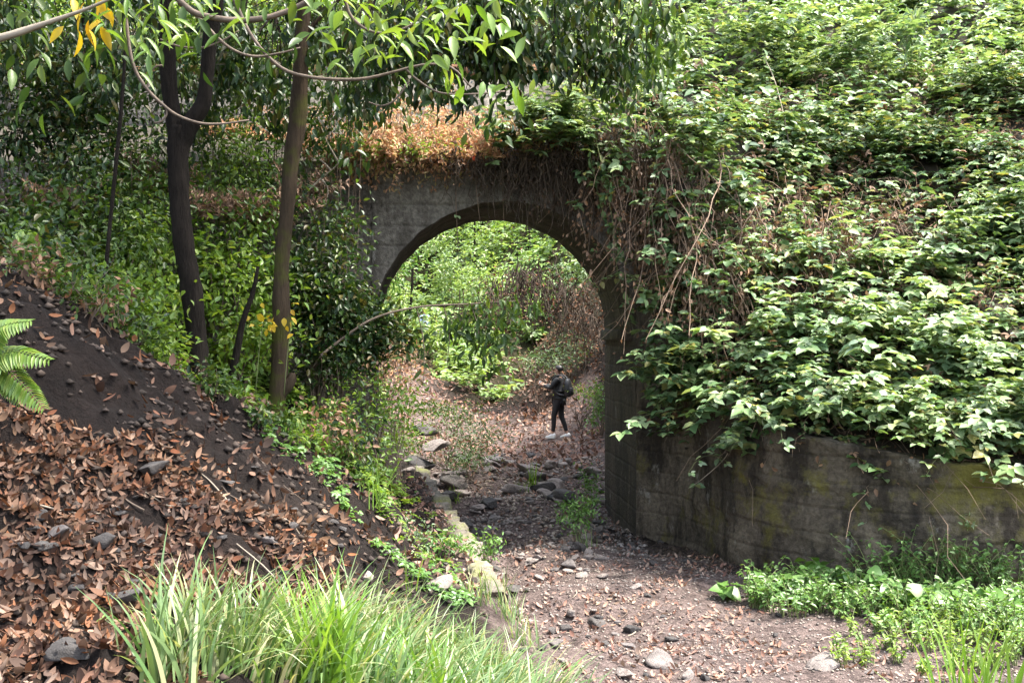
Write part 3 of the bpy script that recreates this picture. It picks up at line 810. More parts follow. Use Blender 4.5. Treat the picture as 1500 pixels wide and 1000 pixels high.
# trailing shoots with leaves down the dry curtain and the pier
def trailer(label, pts, D, leafn, mat='bramble', leaf=.10, r=.004, stem='cane_green', name='trailing_vine', group='green trailers hanging over the arch'):
    path = catmull([P(px, py, D + (0 if len(q) == 0 else q[0])) for px, py, *q in pts], 26)
    t = thing(name, label, 'vine', path[0], 0, group)
    sm = MB(); tubes(sm, path, np.linspace(r, r * .5, 26), 4); sm.build('stem', M[stem], t)
    if leafn:
        i = rng.integers(2, 26, leafn); pos = path[i] + rvec(leafn, .03)
        ln = nrm(np.array((0, -.35, 1.0)) + rvec(leafn, .35))
        mb = MB()
        for k in range(3):
            leaves(mb, pos, rvec(leafn, .7) + np.array((0, -.4, -.25)), ln + rvec(leafn, .2), leaf * rng.uniform(.7, 1.2, leafn), .6)
        mb.build('foliage', M[mat], t)
    return t
trailer('thin bare vine hanging straight down in front of the left half of the arch', [(668, 235), (668, 300), (671, 360), (672, 385)], 14.3, 3, r=.006, stem='cane')
trailer('thin pale vine hanging over the crown of the arch', [(694, 225), (699, 290), (706, 345)], 14.3, 0, r=.005, stem='cane')
trailer('faint thin vine hanging right of the arch crown', [(736, 240), (737, 300), (740, 352)], 14.3, 0, r=.004, stem='cane')
trailer('long green trailer falling down the vine curtain beside the arch', [(870, 190), (885, 260), (898, 330), (905, 400), (925, 470)], 13.9, 22)
trailer('leafy trailer dropping from the bridge edge into the vine curtain', [(862, 215), (880, 300), (900, 350), (912, 385)], 14.0, 18)
trailer('pale trailer crossing the right haunch of the arch', [(935, 380), (915, 390), (890, 405), (868, 418)], 14.1, 4, stem='twig')
trailer('green trailer bending across the middle of the vine curtain', [(960, 230), (975, 330), (985, 420), (992, 500)], 13.7, 26)
trailer('leafy trailer hanging down the light strip of the pier', [(960, 480), (950, 520), (955, 570), (965, 590)], 13.5, 16)
trailer('thin trailer hanging down the wing wall with a leaf tuft at its end', [(1180, 640), (1178, 690), (1180, 740), (1176, 775)], 11.9, 6, r=.003, stem='twig')
trailer('pale bare trailer on the wing wall beside the pier', [(1075, 640), (1062, 670), (1030, 700), (1008, 715)], 12.6, 3, r=.005, stem='twig')
trailer('tall pale stem standing up through the shaded brambles', [(1160, 245, 1.0), (1150, 180, 1.0), (1135, 120, 1.0), (1120, 85, 1.0)], 14.6, 8, r=.012, stem='twig')

# dry vine curtain right of the arch: bundles of hanging stems
CUR = [(905, 190, 14.25, 60, 1.5), (940, 185, 14.2, 70, 1.9), (975, 200, 14.1, 70, 2.2), (1010, 235, 14.0, 70, 2.2), (1045, 280, 13.9, 60, 1.9), (1085, 330, 13.7, 45, 1.4), (880, 235, 14.3, 50, .95),
       (1060, 400, 13.3, 60, 1.1), (1000, 330, 13.6, 60, 1.3), (1110, 320, 13.9, 60, .9), (1210, 330, 13.6, 60, .9), (1150, 430, 13.1, 30, .7)]
CURL = ['dry vine bundle hanging over the right haunch of the arch', 'dry vine bundle hanging beside the dark hollow on the bridge end', 'longest dry vine bundle, hanging in the middle of the curtain',
        'dense brown vine bundle reaching down to the pier spray', 'tan vine bundle on the hill side of the curtain', 'short tan vine bundle at the curtain edge, half under bramble leaves', 'short matted vine bundle nearest the arch crown',
        'tan vine bundle low down between the pier spray and the bank', 'dry vine bundle over the middle of the pier', 'dry vine bundle reaching onto the bramble bank', 'pinkish dry stems in the bare patch of the bank', 'dry stems under the pale bramble shelf']
for (px_, py_, D, n, L), lab in zip(CUR, CURL):
    c = P(px_, py_, D)
    t = thing('dry_vine', lab, 'dead vine', c, 0, 'dry vines hanging right of the arch')
    n = int(n * .62); b = c + np.c_[rng.normal(0, .19, n), rng.normal(0, .1, n), rng.normal(-.1, .25, n)]
    t8 = np.linspace(0, 1, 10)[None, :, None]
    LL = (L * rng.uniform(.5, 1.1, n))[:, None, None]
    sw = rvec(n, .30); sw[:, 2] = 0
    pc = b[:, None] + LL * (np.array((0, -.05, -1)) * t8 + sw[:, None] * t8 ** 1.5 + np.array((0, -.10, .05)) * np.sin(t8 * np.pi) * .8) + np.cumsum(rng.standard_normal((n, 10, 3)) * .034, 1)
    pc[:, :, 1] = np.minimum(pc[:, :, 1], BY0 - .06 - .03 * rng.random((n, 1)))
    mb = MB(); tubes(mb, pc, np.linspace(.0055, .0025, 10) * rng.uniform(.5, 1.7, (n, 1)), 3, False); mb.build('stem', M['cane'], t)
    gm = MB(); g_ = int(n * .45); gi = rng.integers(0, n, g_); gb = pc[gi, rng.integers(0, 8, g_)]; shoot_leaves(gm, gb, np.tile(np.array((0, -.8, .4)), (g_, 1)), np.tile(np.array((0, -.4, -.9)), (g_, 1)), rng.uniform(.15, .5, g_), 4, .09, .62); gm.build('green_foliage', M['bramble'], t)
    m = n * 14
    i = rng.integers(0, n, m); j = rng.integers(1, 10, m); pos = pc[i, j] + rvec(m, .03)
    mb = MB(); leaves(mb, pos, rvec(m, .5) + np.array((0, 0, -1.0)), rvec(m, .6) + np.array((0, -1, .2)), rng.uniform(.03, .08, m), .5); mb.build('foliage', M['drybrown'], t)

for px_, n, L, lab in ((500, 26, .3, 'straggling dry growth hanging over the left end of the bridge edge'), (545, 30, .42, 'rusty dry growth hanging over the bridge edge left of the arch'), (600, 26, .3, 'short dry growth hanging over the bridge edge above the arch flank'), (645, 22, .25, 'thin dry growth hanging beside the root mats')):
    c = P(px_, 240, 14.42); t = thing('dry_vine', lab, 'dead vine', c, 0, 'dry growth hanging over the bridge edge')
    b = np.c_[c[0] + rng.normal(0, .16, n), np.full(n, 14.44), TOPZ + .04 + rng.random(n) * .08]; t8 = np.linspace(0, 1, 8)[None, :, None]
    pc = b[:, None] + (L * rng.uniform(.3, 1.3, n))[:, None, None] * (np.array((0, 0, -1)) * t8 + np.array((0, -.55, .45)) * np.sin(t8 * 3.1)) + np.cumsum(rng.standard_normal((n, 8, 3)) * .02, 1); pc[:, 2:, 1] = np.minimum(pc[:, 2:, 1], BY0 - .04)
    mb = MB(); tubes(mb, pc, np.linspace(.004, .0015, 8) * np.ones((n, 1)), 3, False); mb.build('stem', M['cane'], t)
    m = n * 22; mb = MB(); leaves(mb, pc[rng.integers(0, n, m), rng.integers(0, 8, m)] + rvec(m, .02), rvec(m, .6) + np.array((0, -.2, -.6)), rvec(m, .6) + np.array((0, -1, .3)), rng.uniform(.03, .075, m), .42); mb.build('frond', M['redfern'], t)
# root fringe below the bridge top
for px0, px1, n, L, lab in ((640, 700, 90, .28, 'thin dark root fringe hanging above the left of the arch crown'), (700, 770, 200, .45, 'dark matted root fringe hanging above the arch crown'),
                            (765, 830, 260, .62, 'longest dark root mat hanging over the right side of the arch'), (820, 880, 230, .6, 'dark root mat hanging between the arch and the dry vines')):
    c = P((px0 + px1) / 2, 225, 14.4); t = thing('root_fringe', lab, 'roots', c, 0, 'root mats hanging from the bridge edge')
    n = int(n * .62); X = (rng.uniform(px0, px1, n) - 750) * 14.4 / FPX
    b = np.c_[X, rng.uniform(14.22, 14.4, n), rng.uniform(4.5, 4.85, n)]
    t8 = np.linspace(0, 1, 7)[None, :, None]
    pc = b[:, None] + (L * rng.uniform(.2, 1.5, n))[:, None, None] * np.array((0, -.02, -1)) * t8 + np.cumsum(rng.standard_normal((n, 7, 3)) * .04, 1)
    pc[:, :, 1] = np.minimum(pc[:, :, 1], BY0 - .05)
    mb = MB(); tubes(mb, pc, np.linspace(.006, .002, 7) * rng.uniform(.5, 1.9, (n, 1)), 3, False); mb.build('root', M['cane_dark'], t)
    m = n * 2; i = rng.integers(0, n, m); j = rng.integers(0, 5, m)
    mb = MB(); leaves(mb, pc[i, j] + rvec(m, .03), rvec(m, .6) + np.array((0, 0, -.8)), rvec(m), rng.uniform(.03, .07, m), .5); mb.build('withered_foliage', M['deadroot'], t)

# ------------------------------------------------------------------ plants along the bridge top
def dry_fern(c, n, h, label, mat='redfern', group='reddish dry ferns on the bridge top', lean=0.0):
    t = thing('dry_fern', label, 'fern', c, 0, group)
    b = np.asarray(c) + np.c_[rng.normal(0, .14, n), rng.normal(0, .12, n), np.zeros(n)]
    K = 13
    tt = np.linspace(0, 1, K)[None, :, None]
    a = rng.uniform(0, 6.28, n); out = np.c_[np.cos(a), np.sin(a) - .25, np.zeros(n)] * rng.uniform(.2, .8, n)[:, None]
    hh = (h * rng.uniform(.5, 1.15, n))[:, None, None]
    pc = b[:, None] + hh * (np.array((0, 0, 1)) * (tt - .45 * tt ** 2) + out[:, None] * tt ** 1.6) + rng.standard_normal((n, K, 3)) * .006
    st = MB(); tubes(st, pc, np.linspace(.003, .0012, K) * np.ones((n, 1)), 3, False); st.build('stem', M['cane'], t)
    mb = MB(); T = nrm(np.gradient(pc, axis=1))[:, 2:].reshape(-1, 3); pos = pc[:, 2:].reshape(-1, 3)
    for sg in (1, -1):
        sd = nrm(np.cross(T, np.array((.2, -1, .3)))) * sg
        for q_ in range(2):
            leaves(mb, pos + T * .008 * q_, sd + T * .5 + rvec(len(T), .25), rvec(len(T), .5) + np.array((0, -.6, 1)), rng.uniform(.035, .075, len(T)), .38)
    mb.build('frond', M[mat], t)
RF = [(495, 262, 14.35), (520, 258, 14.3), (548, 255, 14.35), (575, 250, 14.3), (600, 245, 14.35), (625, 243, 14.4), (650, 238, 14.5), (505, 225, 14.9), (535, 222, 14.9), (565, 218, 15), (590, 214, 15), (620, 210, 15.1),
      (645, 208, 15.2), (672, 212, 15.1), (700, 215, 14.9), (470, 240, 14.6), (720, 205, 15.2), (560, 190, 15.8), (600, 188, 15.8), (640, 182, 16), (680, 180, 16), (742, 208, 14.7), (765, 215, 14.5), (790, 205, 14.8), (815, 212, 14.6), (845, 205, 14.7), (690, 228, 14.4), (725, 225, 14.4), (345, 190, 15.5), (390, 190, 15.5), (430, 200, 15.2), (300, 200, 15.6)]
for i, a in enumerate(RF):
    p_ = P(*a); p_[2] = TOPZ + .0 + .40 * max(p_[1] - BY0, 0) - (.05 if p_[1] < BY0 else 0)
    if i % 5 == 3:
        shrub('shrub', 'small green shrub standing among the dry ferns on the bridge top', 'shrub', p_ + np.array((0, 0, .2)), (.25, .15, .2), 160, .06, 'bright' if i % 2 else 'laurel', base=p_, blobs=7, group='green shrubs among the dry ferns', stem_r=.005)
    dry_fern(p_, 12, rng.uniform(.3, .72) * (1 + .5 * math.sin(a[0] * .06)), 'salmon-brown dry fern tuft among others along the bridge top')
for (a_, b_, D_, n_, h_, lab_) in ((380, 285, 13.2, 40, .8, 'dead brown brush between the mossy tree and the bridge wall'), (240, 235, 13.0, 30, .7, 'dead brown brush behind the fork of the dark tree'), (120, 140, 13.2, 30, .7, 'dead brown brush high at the left among glossy shrubs'), (445, 255, 13.6, 34, .8, 'dead brown brush right of the upper mossy trunk'), (320, 270, 12.6, 30, .6, 'dead brown brush right of the dark trunk'), (90, 260, 11.8, 24, .6, 'dead brown brush at the left between glossy shrubs')):
    dry_fern(P(a_, b_ + 60, D_), n_, h_, lab_, 'drybrown', 'dead brush on the left bank')
for a in ((655, 232, 14.4), (600, 250, 14.3), (540, 262, 14.3)):
    p_ = P(*a); p_[2] = TOPZ + .05
    shrub('overhang_plant', {655: 'small green leafy tuft with a red leaf on the bridge edge above the arch', 600: 'yellow-green tuft among the dry ferns on the bridge edge', 540: 'yellow-green leafy tuft at the left end of the reddish ferns'}[a[0]], 'plant', p_ + np.array((0, -.05, .1)), (.22, .12, .14), 120, .055, 'bright', base=p_, blobs=6)
o = MB(); leaves(o, [P(694, 228, 14.1)], [(0, 0, -1)], [(0, -1, .3)], [.065], .6, T_CURVED)
redm = leaf_mat('red_leaf', [(.42, .06, .03), (.4, .07, .03)], .35, .5, (1.2, 1, .8)); o = o.build('red_leaf', redm); tag(o, 'single bright red leaf hanging at the bridge edge above the arch', 'leaf')
# greenery further back on and behind the bridge
for i, (px_, py_, D, rx, rz, n, mat, lab) in enumerate([
    (150, 160, 17.8, 1.1, .7, 900, 'glossy', 'dark bush behind the far parapet at the left, under the orange coping'), (290, 130, 18.2, 1.0, .6, 800, 'glossy', 'dark bush behind the parapet seen through the forked tree'),
    (420, 60, 19, 1.1, .8, 900, 'bright', 'sunlit bush rising behind the mossy tree'), (540, 70, 19.5, 1.1, .8, 900, 'laurel', 'green bush rising behind the parapet under the near leaves'),
    (660, 60, 19.5, 1.1, .8, 900, 'laurel', 'green bush behind the parapet above the arch crown'), (790, 60, 20, 1.1, .8, 900, 'laurel', 'dark bush behind the bridge end under the laurel boughs'),
    (60, 60, 19, 1.2, 1.0, 900, 'glossy', 'dark bush in the top left corner behind the bridge'), (880, 40, 21, 1.1, .9, 900, 'far', 'pale bush behind the laurel boughs at top centre'),
    (240, 20, 20, 1.2, 1.0, 900, 'laurel', 'bush high behind the forked tree'), (430, -10, 22, 1.3, .9, 900, 'far', 'pale bush high behind the mossy tree'), (620, -10, 23, 1.3, .9, 900, 'far', 'pale bush at the top edge above the arch')]):
    if px_ > 450: continue
    c = P(px_, py_, D); shrub('bush', lab, 'bush', c, (rx, .7, rz * 1.5), int(n * 1.6), .12, mat, base=(c[0], D, float(ground(c[0], D))), blobs=22, group='bushes behind the bridge', stem_r=.03)

# ------------------------------------------------------------------ trees on the left bank
def px_path(pts, D, n=28):
    a = catmull([(*P(px_, py_, D + (q[0] if q else 0)), w_ * D / FPX / 2) for px_, py_, w_, *q in pts], n)
    return a[:, :3], np.maximum(a[:, 3], .004)
def limb(mb, pts, D, n=28, sides=12, rough=.035):
    p_, r_ = px_path(pts, D, n); tubes(mb, p_, r_, sides, True, rough)
def crown(t, cs, n, leaf, mat, part='crown', lw=.42):
    cs = np.asarray(cs, float); k = rng.integers(0, len(cs), n)
    pos = cs[k] + rvec(n, 1) * np.array((.62, .62, .34))
    ln = nrm(np.array((0, 0, 1.0)) + rvec(n, .6)); d = rvec(n, .8) + np.array((0, 0, -.25))
    mb = MB(); leaves(mb, pos, d, ln, leaf * rng.uniform(.6, 1.25, n), lw); return mb.build(part, M[mat], t)

tree1 = thing('forked_tree', 'dark forked tree with two black limbs on the left bank', 'tree', P(293, 565, 11))
mb = MB(); limb(mb, [(301, 612, 62), (297, 585, 42), (293, 556, 33), (289, 500, 29), (281, 430, 31), (268, 350, 30), (262, 280, 29), (260, 215, 31), (262, 185, 27)], 11, 44, 14, .05); mb.build('trunk', M['bark_dark'], tree1, True)
mb = MB(); limb(mb, [(262, 215, 26), (252, 160, 23), (246, 100, 24), (244, 40, 23), (241, -30, 22), (236, -180, 20), (250, -330, 12)], 11, 30, 12)
limb(mb, [(236, -120, 14), (190, -200, 10), (120, -260, 6)], 11, 14, 8); mb.build('limb', M['bark_dark'], tree1, True)
mb = MB(); limb(mb, [(264, 218, 26), (280, 180, 27), (298, 150, 22), (304, 100, 20), (309, 50, 22), (318, 0, 20), (330, -120, 20), (345, -300, 14)], 11, 30, 12)
limb(mb, [(330, -120, 13), (420, -190, 10, -1), (560, -260, 6, -2.5)], 11, 14, 8); mb.build('limb', M['bark_dark'], tree1, True)
c1 = [P(a, b_, D) for a, b_, D in ((240, -260, 11), (140, -220, 10.6), (330, -290, 10.6), (430, -240, 10), (560, -280, 9), (640, -330, 8.5), (250, -420, 11), (400, -430, 10), (520, -430, 9.3), (330, -520, 10), (60, -330, 10.5), (600, -480, 10.5))]
crown(tree1, c1, 4200, .12, 'glossy')

mb = MB(); tubes(mb, catmull([P(240, -60, 11), (-3.5, 11.3, 6.5), (-4.3, 11.9, 6.9), (-5.2, 12.3, 6.9), (-6, 12.5, 6.6)], 18), np.linspace(.07, .02, 18), 8, True, .04); mb.build('limb', M['bark_dark'], tree1, True)
tree2 = thing('mossy_tree', 'slender mossy brown tree with a broken stub low on its trunk', 'tree', P(402, 615, 12))
mb = MB(); limb(mb, [(396, 650, 48), (402, 616, 29), (408, 560, 25), (411, 500, 26), (412, 450, 26), (412, 400, 22), (417, 340, 21), (422, 290, 21), (427, 235, 24), (436, 180, 26), (440, 120, 23), (442, 60, 21), (446, 0, 20), (450, -120, 20), (440, -280, 14), (455, -400, 9)], 12, 46, 14, .05)
mb.build('trunk', M['bark_moss'], tree2, True)
mb = MB(); limb(mb, [(410, 575, 22), (420, 565, 20), (427, 556, 16), (428, 546, 10)], 12, 8, 8); mb.build('stub', M['bark_moss'], tree2, True)
mb = MB(); limb(mb, [(448, -80, 13), (540, -170, 9, -1), (700, -230, 6, -2.5)], 12, 14, 8); limb(mb, [(440, 60, 8), (475, 20, 6), (520, -20, 4)], 12, 10, 6); mb.build('limb', M['bark_moss'], tree2, True)
mb = MB(); tubes(mb, catmull([P(449, -100, 12), (-1.5, 12.1, 6.9), (-.5, 12.3, 7.1), (.6, 12.5, 7.0), (1.7, 12.8, 6.7)], 20), np.linspace(.08, .02, 20), 8, True, .04); mb.build('limb', M['bark_moss'], tree2, True)
c2 = [P(a, b_, D) for a, b_, D in ((450, -330, 12), (560, -250, 11), (690, -260, 9.8), (760, -330, 9.5), (620, -380, 11), (480, -450, 12), (740, -470, 10.5), (380, -330, 12), (860, -420, 10), (620, -520, 11))]
crown(tree2, c2, 3600, .12, 'laurel')

o = MB(); limb(o, [(150, 480, 9), (153, 420, 7), (160, 340, 6), (168, 260, 6), (175, 190, 6), (182, 100, 5), (186, 0, 5), (190, -60, 4)], 9.3, 26, 7)
o = o.build('sapling', M['bark_dark'], None, True); tag(o, 'very thin dark sapling stem rising left of the forked tree', 'sapling')
o = MB(); limb(o, [(322, 610, 12), (335, 570, 11), (348, 510, 11), (356, 470, 9), (370, 430, 7), (378, 390, 5)], 11.4, 18, 8)
o = o.build('leaning_stem', M['bark_dark'], None, True); tag(o, 'dark leaning stem between the forked tree and the mossy tree', 'stem')

# a big tree standing up the bank outside the picture: its boughs shade the bank and hang into the top of it
t3 = thing('overhanging_tree', 'broad-leaved tree overhanging the top left, with curving grey-brown boughs', 'tree', (-4.6, 3.2, float(ground(-4.6, 3.2))))
mb = MB(); tubes(mb, catmull([(-4.7, 3.2, 2.3), (-4.5, 3.3, 4), (-4.1, 3.6, 6), (-3.4, 4.0, 8), (-2.4, 4.5, 9.6)], 24), np.linspace(.24, .1, 24), 12, True, .03); mb.build('trunk', M['bark_moss'], t3, True)
for pts in ([(-4.0, 3.7, 6.2), (-2.8, 4.4, 7.4), (-1.4, 5.2, 8.2), (.2, 6.2, 8.6), (1.6, 7, 8.7)], [(-4.2, 3.5, 5.2), (-3.2, 5.4, 6.6), (-2.2, 7.4, 7.4), (-.8, 9.0, 7.8)], [(-3.4, 4.0, 8), (-3.6, 6, 9.2), (-3, 8.4, 10)]):
    mb = MB(); tubes(mb, catmull(pts, 18), np.linspace(.09, .025, 18), 8, True, .03); mb.build('limb', M['bark_moss'], t3, True)
c3 = [np.array(a) for a in ((-.8, 7.4, 7.9), (-.2, 8.4, 8.2), (.6, 8.8, 8.4), (-1.4, 8.6, 7.6), (.2, 7.2, 8.0), (1.0, 9.4, 8.6), (-.6, 9.4, 8.2), (-2.4, 4.6, 8.2), (-1.2, 5.2, 8.6), (0, 6, 8.8), (1.2, 6.8, 9), (-2.2, 7.2, 8), (-1.0, 8.6, 8.3), (.2, 8.4, 9.4), (-3, 8.2, 10), (-1.8, 6.4, 9.6), (-3.4, 5.4, 9.4), (.8, 7.8, 9.9), (-.4, 7.2, 10.4), (1.6, 6.0, 8.8), (-.6, 4.8, 9.4))]
c3 += [np.array((x_, y_, z_)) for x_, y_, z_ in ((-5, 2, 7.5), (-3.5, 1, 7.8), (-2, 2.4, 7.6), (-4.5, 4, 8), (-1, 1.2, 8.2), (-2.6, -1, 8), (-4.2, -1, 7.5), (.3, 3, 8.6), (-5.6, 5.5, 8), (-4.6, 7.2, 8.4), (-.6, 5, 7.9), (-1.8, 4, 8.6), (-5.5, 0, 7), (-3, 3, 9))]  # unseen crown clumps over and behind the camera, added to darken the left bank
crown(t3, c3, 15500, .13, 'laurel')
# boughs seen in the picture
def bough(parent_mb, pts, D, w=8):
    p_, r_ = px_path([(a, b_, w if len(q) == 0 else q[0]) for a, b_, *q in pts], D, 30); tubes(parent_mb, p_, r_, 7, True, .04); return p_
twl = []
mb = MB(); twl.append(bough(mb, [(200, -160, 14), (245, -30, 11), (275, 12, 9), (310, 26, 9), (360, 30, 9), (405, 22, 8), (450, 2, 8), (500, -40, 7)], 5.2)); mb.build('bough', M['branch'], t3, True)
mb = MB(); twl.append(bough(mb, [(170, -120, 8), (183, -20, 5), (186, 40, 5), (195, 95, 5), (215, 130, 5), (240, 155, 5), (262, 170, 4), (295, 181, 4), (330, 181, 3), (365, 176, 2.5)], 5.0))
bough(mb, [(243, 156, 3), (244, 168, 3), (236, 178, 2.5), (226, 180, 2)], 5.0); bough(mb, [(216, 128, 2.5), (220, 108, 2), (228, 98, 2), (238, 96, 1.5)], 5.0); mb.build('bough', M['branch'], t3, True)
mb = MB(); twl.append(bough(mb, [(262, 5, 6), (290, 25, 5), (318, 55, 5), (345, 75, 4), (375, 83, 4), (410, 78, 3), (440, 70, 2)], 5.3)); bough(mb, [(235, 58, 3), (262, 68, 3), (295, 70, 3), (325, 60, 2), (350, 45, 2)], 5.3); mb.build('bough', M['branch'], t3, True)
mb = MB(); twl.append(bough(mb, [(330, -30, 7), (352, 20, 6), (370, 55, 5), (400, 90, 5), (430, 108, 5), (480, 116, 5), (530, 116, 5), (575, 106, 4), (620, 95, 3.5), (660, 98, 3), (690, 128, 2.5)], 5.6))
bough(mb, [(595, 102, 4), (615, 120, 3.5), (645, 136, 3), (690, 138, 2.5), (740, 134, 2)], 5.6); bough(mb, [(540, 150, 2), (560, 155, 2.5), (580, 145, 3), (600, 118, 3)], 5.6); mb.build('bough', M['branch'], t3, True)
mb = MB(); bough(mb, [(-60, 70, 14), (0, 56, 12), (45, 42, 10), (85, 28, 7), (130, 12, 5), (180, -10, 4)], 4.6); mb.build('bough', M['twig'], t3, True)
mb = MB(); twl.append(bough(mb, [(480, -60, 8), (505, 0, 5), (515, 25, 5), (540, 45, 4), (570, 48, 3), (605, 35, 3), (625, 10, 2)], 5.4)); mb.build('bough', M['branch'], t3, True)
# leaves on those boughs: big, thin, sun shining through
def leaf_spray(cpx, n, D, size, mat, part, spread, drp=-.5, lw=.36):
    mb = MB()
    for (a, b_) in cpx:
        c = P(a, b_, D + rng.uniform(-.4, .4)); k = n
        az = rng.uniform(0, 6.28, k)
        d = np.c_[np.cos(az), np.sin(az) * .6, rng.normal(drp, .4, k)]
        pos = c + rvec(k, spread)
        leaves(mb, pos, d, np.array((0, -.35, 1.0)) + rvec(k, .4), size * rng.uniform(.7, 1.25, k), lw, T_CURVED)
    return mb.build(part, M[mat], t3)
leaf_spray([(500, 20), (530, 30), (560, 15), (600, 30), (620, 25), (650, 40), (570, -10), (640, 0), (540, 50), (700, 20), (680, 50), (600, 70), (470, 10), (745, 130), (660, 85), (740, 40)], 10, 5.5, .105, 'bright', 'foliage', .09)
leaf_spray([(30, 20), (60, 40), (10, 60), (90, 5), (140, 20), (170, 30), (200, 40), (230, 10), (215, 70), (255, 25), (330, 0), (400, 40), (20, 110), (60, 100), (130, 70), (480, 40), (280, -10)], 8, 4.9, .09, 'laurel', 'foliage', .10, -.9)
leaf_spray([(205, 30), (235, 40), (265, 10), (325, 10), (190, 60), (150, 5)], 10, 4.8, .11, 'bright', 'foliage', .07, -.5, .22)
leaf_spray([(118, 45), (136, 42), (155, 8), (128, 20)], 3, 4.7, .11, 'yellow', 'yellow_foliage', .03, -1.2)
# dark laurel boughs across the top centre
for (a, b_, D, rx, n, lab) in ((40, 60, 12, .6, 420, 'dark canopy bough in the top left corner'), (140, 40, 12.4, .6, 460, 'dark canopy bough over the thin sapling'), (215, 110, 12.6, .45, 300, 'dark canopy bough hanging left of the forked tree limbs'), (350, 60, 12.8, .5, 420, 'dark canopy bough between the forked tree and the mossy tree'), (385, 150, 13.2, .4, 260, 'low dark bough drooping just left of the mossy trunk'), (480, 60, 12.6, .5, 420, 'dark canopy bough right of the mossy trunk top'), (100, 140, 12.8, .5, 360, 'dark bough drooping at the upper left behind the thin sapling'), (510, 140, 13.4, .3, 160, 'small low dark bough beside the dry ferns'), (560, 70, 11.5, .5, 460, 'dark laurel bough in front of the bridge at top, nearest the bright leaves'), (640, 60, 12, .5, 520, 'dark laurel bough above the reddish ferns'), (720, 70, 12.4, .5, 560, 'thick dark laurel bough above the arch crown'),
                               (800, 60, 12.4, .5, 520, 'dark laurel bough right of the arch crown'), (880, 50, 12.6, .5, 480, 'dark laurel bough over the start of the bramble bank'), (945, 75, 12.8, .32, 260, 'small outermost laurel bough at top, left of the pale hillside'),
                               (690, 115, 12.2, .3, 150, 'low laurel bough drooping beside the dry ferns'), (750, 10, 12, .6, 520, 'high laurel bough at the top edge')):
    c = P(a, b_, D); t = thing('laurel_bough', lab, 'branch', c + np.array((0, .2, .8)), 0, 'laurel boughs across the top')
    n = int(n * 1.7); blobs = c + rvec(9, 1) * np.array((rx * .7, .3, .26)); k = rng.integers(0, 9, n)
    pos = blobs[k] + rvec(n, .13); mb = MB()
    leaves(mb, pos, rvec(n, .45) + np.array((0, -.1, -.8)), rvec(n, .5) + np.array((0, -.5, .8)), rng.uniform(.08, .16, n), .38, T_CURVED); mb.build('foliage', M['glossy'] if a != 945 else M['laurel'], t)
    sm = MB(); root = c + np.array((.1, .2, 1.1))
    tubes(sm, np.stack([catmull([root, (root + bb) / 2 + rvec(1, .05)[0], bb], 8) for bb in blobs]), np.linspace(.012, .004, 8) * np.ones((9, 1)), 4, False); sm.build('twig', M['bark_dark'], t)

